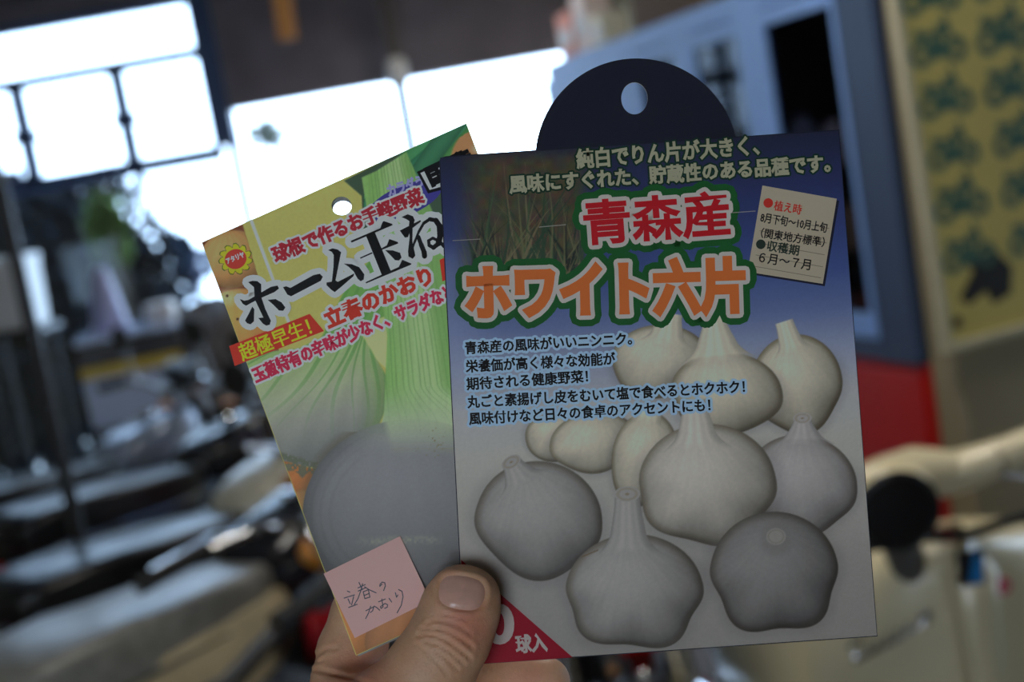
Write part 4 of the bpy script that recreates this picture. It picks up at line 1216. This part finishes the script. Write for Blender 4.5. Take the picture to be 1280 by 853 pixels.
def onion_packet():
    TL,TR,BL=np.array((252,303.)),np.array((583,154.)),np.array((445,820.))
    BR=TR+(BL-TL)*1.0+np.array((3,-2))
    D=[.4075,.4075,.4035,.4035]
    pk=Packet([tuple(TL),tuple(TR),tuple(BR),tuple(BL)],D)
    root=thing('seed_packet','olive and green seed packet with white onions, tilted behind the garlic packet','seed packet')
    root.matrix_world=pk.M
    I=lambda n,c:ink_mat('onion_'+n,c,LO)
    khaki=I('khaki_ink',(190,186,106))
    card('card',pk,[tuple(TL),tuple(BL),tuple(BR),tuple(TR)][::-1],[circ(427,257.5,12.6,11.4)],[khaki,M_back,M_core],.0005,root)
    bs=card('back_sheet',pk,[tuple(TL+(1,.6)),tuple(BL+(2.5,2)),tuple(BR+(0,2)),tuple(TR+(-1,1.5))][::-1],[circ(428,262,12.6,11.4)],[mat('grey_board',(.30,.30,.28),.7),M_back,M_core],.0004,root)
    bs.location=(0,0,-.0011)
    m=print_mat('onion_picture_print')
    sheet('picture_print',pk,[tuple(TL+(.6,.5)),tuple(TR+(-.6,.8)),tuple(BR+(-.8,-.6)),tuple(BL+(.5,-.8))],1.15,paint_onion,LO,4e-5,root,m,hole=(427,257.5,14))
    white=I('white_ink',(208,208,196)); black=I('black_ink',(22,23,26)); red=I('red_ink',(226,58,44)); crim=I('crimson_ink',(206,48,78)); wine=I('wine_ink',(166,46,58))
    yel=I('yellow_ink',(236,206,46)); purple=I('purple_ink',(66,62,140)); lilac=I('lilac_ink',(150,150,196)); gold=I('gold_ink',(240,186,50))
    p=Print(pk)
    p.path([(427+15*math.cos(k*.2618),257.5+14*math.sin(k*.2618)) for k in range(25)],2.3,khaki,2)
    p.build('hole_rim',root)
    p=Print(pk)
    p.poly([(286.5,433),(387,392.5),(405,414),(299,455.5),(293.5,457.8)],red,4)
    p.build('banner',root)
    p=Print(pk)
    p.text('超極早生！',(304,452),(391,418),22,yel,6,.45)
    p.build('banner_lettering',root)
    p=Print(pk)
    p.text('球根で作るお手軽野菜',(346,329),(531,253),20.5,wine,8,1.1,[(2.6,white)])
    p.build('top_lettering',root)
    A=lambda x,y:(260+x/4.7375,260+y/4.7375); Bq=lambda x,y:(380+x/5.33,240+y/5.33)
    tp=[]
    for pts in ([(188,540),(215,550),(240,545),(372,468),(412,460),(420,478),(395,498),(300,540),(225,580),(205,568)],
                [(238,440),(262,432),(292,434),(315,452),(316,530),(340,600),(372,668),(366,692),(345,698),(325,686),(298,652),(328,650),(300,590),(276,540),(272,470)],
                [(262,585),(274,600),(272,672),(252,690),(232,684),(219,668),(240,630)],
                [(353,545),(400,540),(436,560),(458,590),(445,610),(420,608),(388,575)],
                [(444,470),(462,464),(488,474),(625,398),(662,390),(680,408),(668,432),(492,524),(470,514)]):
        tp.append([A(*q) for q in pts])
    for pts in ([(160,388),(190,376),(225,384),(247,402),(228,500),(210,590),(225,600),(335,543),(330,562),(240,640),(205,668),(185,655),(150,622),(150,604),(185,598),(196,500),(198,420),(185,400)],
                [(265,478),(320,482),(368,502),(402,550),(398,584),(378,596),(358,580),(332,532),(298,500)],
                [(312,326),(508,242),(524,200),(532,194),(588,213),(590,222),(320,337),(314,335)],
                [(372,438),(452,402),(458,410),(376,446)],[(516,376),(552,356),(568,314),(626,334),(628,344),(520,386)],
                [(412,290),(470,264),(580,530),(520,558)],
                [(410,602),(520,551),(632,500),(654,452),(716,478),(712,486),(414,610)],
                [(540,388),(592,390),(640,406),(650,438),(632,458),(606,455),(572,418)],
                [(650,168),(690,149),(726,162),(738,188),(724,235),(722,330),(742,425),(724,446),(696,430),(693,398),(704,300),(698,235),(702,195),(682,182)],
                [(638,258),(775,188),(780,197),(712,250),(692,302),(672,305),(650,275)]):
        tp.append([Bq(*q) for q in pts])
    p=Print(pk)
    p.polys(tp,black,10,[(7.5,white)])
    # loop of the last letter, drawn with a swelling brush
    def brush(pts,ws):
        n=len(pts)
        for m_,l,ex in ((white,10,7.5),(black,11,0)):
            for i in range(n-1): p.stroke([(Bq(*pts[i]),Bq(*pts[i+1]))],(ws[i]+ws[i+1])/2+ex,m_,l,10)
    brush([(712,410),(735,340),(765,265),(798,208),(838,182),(878,190),(904,228),(908,290),(895,345),(862,372),(834,356),(830,325),(858,308),(895,326),(930,358),(960,385)],[1.2,1.4,1.6,1.8,2.2,3.0,3.8,3.9,3.2,2.4,2.2,1.8,1.7,2.1,2.6,2.6])
    brush([(762,300),(780,350),(800,400),(803,428)],[2.4,2.8,3.2,3.4])
    p.build('headline_lettering',root)
    p=Print(pk)
    p.text('立春のかおり',(412,411),(542,354),23,red,8,1.3,[(3.4,white)])
    p.poly([(549.5,325),(600,303),(610,328),(553,352)],red,8)
    p.build('variety_lettering',root)
    p=Print(pk)
    p.text('玉葱特有の辛味が少なく、サラダなど',(321,479),(571,371),19,crim,8,1.0,[(2.6,white)])
    p.build('taste_lettering',root)
    p=Print(pk)
    p.disc((506,251),50,19,purple,3,-23); p.text('カラダうれしい',(487,246),(566,222),15,lilac,4,.8)
    p.build('oval_badge',root)
    p=Print(pk)
    p.poly([(521,215),(577,187.5),(596,226),(535,242)],black,12); p.poly([(525.5,216.5),(577,193),(590,223),(537,237.5)],white,13)
    p.text('国産',(541,233),(594,208),25,black,14,1.7)
    p.build('origin_box',root)
    # sun-shaped maker's mark
    p=Print(pk)
    c=(294.5,324)
    for (m_,l,k) in ((I('mark_green_ink',(96,104,50)),3,1.05),(gold,4,.98)):
        pts=[]
        for i in range(11):
            a=2*math.pi*i/11
            for f_,r in ((0,20.5),(.30,21.0),(.62,18.5),(.80,15.8)): 
                an=a+f_*2*math.pi/11; pts.append((c[0]+r*k*math.cos(an),c[1]+r*k*.92*math.sin(an)))
        p.poly(pts,m_,l)
    p.disc(c,13.8,12.4,I('mark_red_ink',(228,66,56)),5,-20)
    p.text('アタリヤ',(284.5,330),(306,321),7,white,6,.35)
    p.build('maker_mark',root)
    return pk
PO=onion_packet()

# ---------------- pink sticky note on the onion packet
def sticky():
    root=thing('sticky_note','pink handwritten sticky note stuck low on the onion packet','sticky note')
    root.matrix_world=PO.M @ Matrix.Translation((0,0,.0007))
    pk=Packet.__new__(Packet); pk.M=root.matrix_world; Mi=pk.M.inverted(); pk.H=np.array(Mi.to_3x3() @ CAM_R); pk.o=np.array(Mi @ CAM_LOC)
    pm=mat('pink_note_paper',tuple(float(k) for k in ink((196,152,148),LO)),.7)
    q=[(404.5,717.5),(443.5,798),(538,751),(500,670.5)]
    # the free edge lifts a little from the packet
    n=10; vs=[];fs=[]
    TLq,BLq,BRq,TRq=[np.array(k,float) for k in q]
    for j in range(n+1):
        t=j/n
        for i in (0,1): 
            xy=(TLq*(1-i)+TRq*i)*(1-t)+(BLq*(1-i)+BRq*i)*t
            vs.append(pk.pp(xy,.0012*t*t)[0])
    up=np.array(vs); dn=up.copy(); dn[:,2]-=.0001
    b=MB(); N=len(vs); b.v=[tuple(k) for k in np.concatenate([up,dn])]
    for j in range(n):
        a=2*j; b.f.append((a,a+1,a+3,a+2)); b.f.append((a+N,a+2+N,a+3+N,a+1+N))
        b.f.append((a,a+2,a+2+N,a+N)); b.f.append((a+1,a+1+N,a+3+N,a+3))
    b.f.append((0,N,N+1,1)); b.f.append((2*n,2*n+1,2*n+1+N,2*n+N)); b.mi=[0]*len(b.f)
    b.build('paper',pm,root)
    K=lambda x,y:(400+x/5.6875,660+y/5.6875)
    strokes=[[(195,450),(213,458)],[(172,500),(246,477)],[(200,505),(216,540)],[(240,488),(226,548)],[(205,566),(266,543)],
      [(270,428),(322,404)],[(272,450),(328,425)],[(277,388),(290,415),(302,440)],[(303,398),(290,450),(270,505),(245,545)],[(318,420),(350,440),(400,462)],
      [(308,455),(320,503),(356,492),(345,440),(308,455)],[(316,480),(350,467)],
      [(442,400),(426,416),(427,402),(443,386),(461,390),(466,412),(453,446)],
      [(328,588),(384,560),(376,588),(360,600)],[(362,556),(346,606),(327,643)],[(386,555),(406,566),(427,584)],
      [(418,525),(466,505)],[(441,505),(450,560),(437,571),(431,560),(464,536),(482,545),(480,562),(462,570)],[(493,500),(511,526)],
      [(537,460),(546,492),(555,476)],[(560,438),(584,450),(592,488),(580,548),(550,602)]]
    p=Print(pk)
    pen=mat('pen_ink',(.03,.03,.05),.5)
    def lift(y_t): return .0012*y_t*y_t
    for s_ in strokes:
        # subdivide so that the ink follows the lifted paper
        pts=[K(*k) for k in s_]
        p.path(pts,.62,pen,1,6)
    o=p.build('handwriting',root)
    me=o.data; c=np.zeros(len(me.vertices)*3,np.float32); me.vertices.foreach_get('co',c); c=c.reshape(-1,3)
    T0=pk.pp(TLq)[0]; T1=pk.pp(BLq)[0]; d=T1-T0
    t=np.clip(((c-T0)@d)/(d@d),0,1); c[:,2]+=.0012*t*t+.00003; me.vertices.foreach_set('co',c.ravel()); me.update()
sticky()

# ------------------------------------------------------------------ the hand that holds the packets
def hand():
    # worked out in millimetres in the camera's axes (x right, y up, z towards the reader), then set in the world
    def P(px,py,d): return np.array([(px-640)/FPX*d*1000, -(py-426.5)/FPX*d*1000, -d*1000])
    h=.8
    lo=P(330,1040,.425)+np.array([-8,0,-14]); hi=np.array([P(735,700,.40)[0]+4, P(600,690,.385)[1]+3, -360.])
    lo[1]=P(500,1450,.40)[1]
    nx,ny,nz=[int((hi[k]-lo[k])/h)+1 for k in range(3)]
    gx=lo[0]+h*np.arange(nx); gy=lo[1]+h*np.arange(ny); gz=lo[2]+h*np.arange(nz)
    GX,GY,GZ=np.meshgrid(gx,gy,gz,indexing='ij'); GX=GX.astype(np.float32);GY=GY.astype(np.float32);GZ=GZ.astype(np.float32)
    F=np.full(GX.shape,1e3,np.float32)
    def cone(a,b,ra,rb):
        pad=26
        sl=[]
        for k,(g) in enumerate((gx,gy,gz)):
            l=min(a[k]-ra,b[k]-rb)-pad; u=max(a[k]+ra,b[k]+rb)+pad
            i0=max(0,int((l-lo[k])/h)); i1=min(len(g),int((u-lo[k])/h)+2); sl.append(slice(i0,max(i0,i1)))
        sl=tuple(sl); X,Y,Z=GX[sl],GY[sl],GZ[sl]
        d=b-a; L2=float(d@d)+1e-9
        t=np.clip(((X-a[0])*d[0]+(Y-a[1])*d[1]+(Z-a[2])*d[2])/L2,0,1)
        q=np.sqrt((X-a[0]-t*d[0])**2+(Y-a[1]-t*d[1])**2+(Z-a[2]-t*d[2])**2)-(ra+(rb-ra)*t)
        return sl,q
    def smin(a,b,k):
        hh=np.clip(k-np.abs(a-b),0,None)/k
        return np.minimum(a,b)-hh*hh*k*.25
    def chain(nodes,k0,kin):
        """one finger: its own field, then joined to the rest"""
        G=np.full(GX.shape,1e3,np.float32)
        for a,b in zip(nodes[:-1],nodes[1:]):
            sl,q=cone(a[0],b[0],a[1],b[1]); G[sl]=smin(G[sl],q,kin)
        return G
    def offs(nodes,v,r): return [(p+v,rr-r) for p,rr in nodes]
    # thumb: two cords side by side make its broad, flattened section
    T=[(P(583,741,.3868),7.6),(P(577,757,.3862),8.6),(P(570,778,.3858),8.9),(P(561,800,.3850),9.4),(P(540,835,.3845),10.2),(P(505,885,.384),12.6),(P(470,950,.384),15.5),(P(430,1060,.386),18.0)]
    side=np.array([.93,-.30,-.10])
    amp=[2.6,2.9,2.7,2.7,2.9,3.0,2.5,0]
    Ta=[(p+side*a,r) for (p,r),a in zip(T,amp)]; Tb=[(p-side*a,r) for (p,r),a in zip(T,amp)]
    F=smin(chain(Ta,0,3),chain(Tb,0,3),4)
    # palm
    for a,b,ra,rb in ((P(440,930,.408),P(430,1060,.400),17,20),(P(490,960,.414),P(450,1100,.404),17,20),(P(540,1000,.418),P(480,1140,.406),15,18),
                      (P(560,1050,.418),P(490,1180,.405),14,17),(P(430,1060,.396),P(440,1200,.395),20,21),(P(450,1150,.398),P(430,1330,.392),24,23),(P(470,1150,.402),P(455,1330,.396),22,22)):
        sl,q=cone(a,b,ra,rb); F[sl]=smin(F[sl],q,14)
    fingers=[
        # index: rises behind the tilted packet
        [(P(437,925,.4095),15.0),(P(436,868,.4145),12.6),(P(440,815,.4185),11.0),(P(454,769,.4205),10.2),(P(492,734,.4190),9.0),(P(540,714,.4170),8.2),(P(570,706,.4160),7.2)],
        # middle: its end shows under the lower edge of the front packet
        [(P(490,955,.419),14.0),(P(515,890,.427),11.6),(P(560,858,.4260),10.6),(P(612,852,.4190),9.6),(P(655,852,.4125),8.8),(P(682,853,.4105),8.0)],
        [(P(540,995,.420),13.0),(P(575,930,.428),11.0),(P(620,905,.4250),10.0),(P(655,908,.4170),9.2),(P(682,915,.4110),8.2)],
        [(P(565,1050,.419),12.0),(P(600,990,.424),10.0),(P(635,970,.421),9.0),(P(662,972,.4140),8.2),(P(680,980,.4100),7.4)]]
    for i,n_ in enumerate(fingers): 
        F=smin(F,chain(n_,0,3),(6,4.5,4.5,4.5)[i])
    # web between thumb and index
    sl,q=cone(P(452,880,.398),P(478,905,.391),9,10); F[sl]=smin(F[sl],q,12)
    # --- surface nets
    neg=F<0
    c=np.zeros((nx-1,ny-1,nz-1),np.int8)
    for dx in (0,1):
        for dy in (0,1):
            for dz in (0,1): c+=neg[dx:nx-1+dx,dy:ny-1+dy,dz:nz-1+dz]
    act=(c>0)&(c<8); ci=np.argwhere(act)
    acc=np.zeros((len(ci),3)); cnt=np.zeros(len(ci))
    offs8=[(a,b,d) for a in (0,1) for b in (0,1) for d in (0,1)]
    val={o:F[ci[:,0]+o[0],ci[:,1]+o[1],ci[:,2]+o[2]] for o in offs8}
    for o in offs8:
        for k in range(3):
            if o[k]==0:
                p=list(o); p[k]=1; p=tuple(p); a=val[o]; b=val[p]
                m=(a<0)!=(b<0); t=np.where(m,a/np.where(m,a-b,1),0)
                q=np.array(o,float)[None]+np.zeros((len(ci),3)); q[:,k]+=t
                acc+=q*m[:,None]; cnt+=m
    V=lo+h*(ci+acc/cnt[:,None])
    idx=np.full(act.shape,-1,np.int64); idx[tuple(ci.T)]=np.arange(len(ci))
    faces=[]
    for k in range(3):
        a=[slice(None)]*3; b=[slice(None)]*3; a[k]=slice(0,-1); b[k]=slice(1,None)
        ch=np.argwhere(neg[tuple(a)]!=neg[tuple(b)])
        o1,o2=[(1,2),(2,0),(0,1)][k]
        ok=(ch[:,o1]>0)&(ch[:,o2]>0)&(ch[:,o1]<act.shape[o1])&(ch[:,o2]<act.shape[o2])&(ch[:,k]<act.shape[k])
        ch=ch[ok]
        def cell(d1,d2):
            q=ch.copy(); q[:,o1]-=d1; q[:,o2]-=d2; return idx[tuple(q.T)]
        qd=np.stack([cell(1,1),cell(0,1),cell(0,0),cell(1,0)],1)
        inside=neg[tuple(ch.T)]
        qd[~inside]=qd[~inside][:,::-1]
        faces.append(qd)
    faces=np.concatenate(faces); faces=faces[(faces>=0).all(1)]
    # relax a little
    E=np.concatenate([faces[:,[0,1]],faces[:,[1,2]],faces[:,[2,3]],faces[:,[3,0]]])
    for it in range(4):
        s_=np.zeros_like(V); n_=np.zeros(len(V))
        np.add.at(s_,E[:,0],V[E[:,1]]); np.add.at(n_,E[:,0],1); np.add.at(s_,E[:,1],V[E[:,0]]); np.add.at(n_,E[:,1],1)
        V=V*.45+.55*s_/np.maximum(n_,1)[:,None]
    # normals
    def normals(V):
        fn=np.cross(V[faces[:,2]]-V[faces[:,0]],V[faces[:,3]]-V[faces[:,1]])
        N=np.zeros_like(V)
        for k in range(4): np.add.at(N,faces[:,k],fn)
        return N/np.maximum(np.linalg.norm(N,axis=1),1e-9)[:,None]
    N=normals(V)
    # skin folds, as lines over the hand
    px=640+FPX*V[:,0]/-V[:,2]; py=426.5-FPX*V[:,1]/-V[:,2]
    front=sm((N[:,2]+.15)/.4)
    thumbside=sm((V[:,2]+402)/5)
    def line_d(pts):
        d=np.full(len(V),1e9)
        for a,b in zip(pts[:-1],pts[1:]):
            a=np.array(a,float); b=np.array(b,float); q=b-a
            t=np.clip(((px-a[0])*q[0]+(py-a[1])*q[1])/(q@q),0,1)
            d=np.minimum(d,np.hypot(px-a[0]-t*q[0],py-a[1]-t*q[1]))
        return d
    disp=np.zeros(len(V))
    def fold(pts,depth,wd,mask):
        nonlocal disp
        d=line_d(pts); disp+=(-depth*np.exp(-(d/wd)**2)+.45*depth*np.exp(-((d-wd*2.2)/(wd*1.3))**2))*mask
    tm=front*thumbside
    for pts,dp,wd in (([(532,781),(545,776),(559,778),(575,783),(588,793)],.55,2.1),([(527,787),(543,786),(560,790),(575,798),(590,809)],.75,2.3),
                   ([(524,794),(541,794),(556,799),(572,810),(587,823)],.8,2.4),([(530,801),(548,806),(563,815),(579,829)],.6,2.2),([(545,815),(558,823),(572,837)],.45,2.0),
                   ([(538,770),(560,769),(585,775)],.30,1.6),([(520,806),(530,812),(546,827),(560,845)],.3,2.0)):
        fold(pts,dp,wd,tm)
    for pts,dp,wd in (([(386,836),(396,820),(407,812),(420,811)],.5,2.2),([(380,846),(392,831),(404,825)],.45,1.8),([(396,838),(415,842),(440,848),(462,857)],.7,2.8),([(372,853),(384,843),(396,838)],.4,1.8)):
        fold(pts,dp,wd,front*sm((560-px)/40))
    # folds of the middle finger's last joint
    for x in (604,612,622): fold([(x-6,838),(x,826),(x+6,822)],.3,2.0,sm((px-585)/15)*sm((700-px)/30)*sm((-403-V[:,2])/3))
    # nail bed: a soft rim round the nail
    nc=np.array([577.,741.5]); ux=np.array([.985,.17]); uy=np.array([-.17,.985])
    def nail_uv(x,y): 
        a=(x-nc[0])*ux[0]+(y-nc[1])*ux[1]; b=(x-nc[0])*uy[0]+(y-nc[1])*uy[1]; return a/29.5,b/21.5
    u,v=nail_uv(px,py); rn=(np.abs(u)**2.8+np.abs(v)**2.6)**(1/2.7)
    disp+=tm*(.55*np.exp(-((rn-1.17)/.13)**2)-.75*sm((1.06-rn)/.12))
    V2=V+N*disp[:,None]
    # colour
    col=np.zeros((len(V),3)); base=np.array([.62,.335,.185]); redd=np.array([.62,.225,.14]); pale=np.array([.68,.43,.26])
    col[:]=base
    n1=vnoise(px,py,23); n2=vnoise(px,py,9); n3=vnoise(px,py,2.5)
    k=(.30*n1+.2*n2)[:,None]; col=col*(1-k)+pale*k
    def blush(cx,cy,r,a):
        nonlocal col
        k=(a*np.exp(-(((px-cx)**2+(py-cy)**2)/r**2)))[:,None]; col=col*(1-k)+redd*k
    blush(578,775,26,.8); blush(596,795,20,.5); blush(455,840,34,.55); blush(430,860,30,.4); blush(560,715,22,.3); blush(660,850,30,.5)
    col*=(1+.10*(n3-.5))[:,None]
    fd=np.exp(-(np.minimum(disp,0)/-.5))[:,None] if False else 1
    Vw=np.array([tuple(CAM_M @ Vector(q/1000.0)) for q in V2])
    root_m=bpy.data.materials.new('skin'); root_m.use_nodes=True
    nt=root_m.node_tree; b=nt.nodes['Principled BSDF']
    at=nt.nodes.new('ShaderNodeAttribute'); at.attribute_name='print'; nt.links.new(at.outputs['Color'],b.inputs['Base Color'])
    b.inputs['Roughness'].default_value=.48; b.inputs['Specular IOR Level'].default_value=.4
    b.inputs['Subsurface Weight'].default_value=.25; b.inputs['Subsurface Radius'].default_value=(1.0,.35,.2); b.inputs['Subsurface Scale'].default_value=.0022
    tc=nt.nodes.new('ShaderNodeTexCoord'); no=nt.nodes.new('ShaderNodeTexNoise'); no.inputs['Scale'].default_value=1400; no.inputs['Detail'].default_value=3
    bp=nt.nodes.new('ShaderNodeBump'); bp.inputs['Strength'].default_value=.35; bp.inputs['Distance'].default_value=.0004
    nt.links.new(tc.outputs['Object'],no.inputs['Vector']); nt.links.new(no.outputs['Fac'],bp.inputs['Height']); nt.links.new(bp.outputs['Normal'],b.inputs['Normal'])
    org=np.array(tuple(CAM_M @ Vector(P(470,1000,.40)/1000)))
    o=np_mesh('person',Vw-org,faces,root_m,col=col,smooth=True)
    o.location=org
    tag(o,"bare left hand of a person pinching both seed packets, thumb in front","person")
    # thumb nail: a thin curved plate lying in its bed
    tri=V2; sel=np.where((rn<1.5)&(tm>.3))[0]
    P2=np.stack([px[sel],py[sel]],1); Zs=V2[sel]
    vs=[];n=18
    # quadratic fit of the distance over the nail area gives its smooth arch
    A=lambda uu,vv: np.stack([np.ones_like(uu),uu,vv,uu*uu,uu*vv,vv*vv,uu**4],1)
    us,vv_=nail_uv(P2[:,0],P2[:,1]); ins=((np.abs(us)**2.8+np.abs(vv_)**2.6)**(1/2.7))<1.25
    co,_,_,_=np.linalg.lstsq(A(us[ins],vv_[ins]),-V[sel][ins,2],rcond=None)
    grid=[]
    for j in range(n+1):
        for i in range(n+1):
            a=2*i/n-1; b_=2*j/n-1
            # square to rounded square
            m_=max(abs(a),abs(b_)); r_=(abs(a)**2.8+abs(b_)**2.6)**(1/2.7)
            s_=m_/r_ if r_>1e-6 else 0
            uu,vv2=a*s_,b_*s_
            x,y=nc+ux*uu*29.0+uy*vv2*21.0
            d=(A(np.array([uu]),np.array([vv2]))@co)[0]-.15+.35*max(0,m_-.8)/.2
            if vv2<0: d-=.35*max(0,-vv2-.3)      # free edge stands a little proud
            grid.append(np.array(tuple(CAM_M @ Vector(P(x,y,d/1000)/1000)))-org)
    mb=MB(); mb.v=[tuple(g) for g in grid]
    bk=[g+np.array(tuple(CAM_R @ Vector((0,0,-.0007)))) for g in grid]; K=len(grid); mb.v+= [tuple(g) for g in bk]
    for j in range(n):
        for i in range(n):
            q=[j*(n+1)+i,j*(n+1)+i+1,(j+1)*(n+1)+i+1,(j+1)*(n+1)+i]; mb.f.append(tuple(q)); mb.f.append(tuple(k+K for k in q[::-1]))
    mb.mi=[0]*len(mb.f)
    nm=mat('nail',(.66,.37,.27),.28,noise=.08,nscale=300); 
    no_=mb.build('thumb_nail',nm,o,smooth=True); no_['label']='broad short-cut thumb nail'
hand()
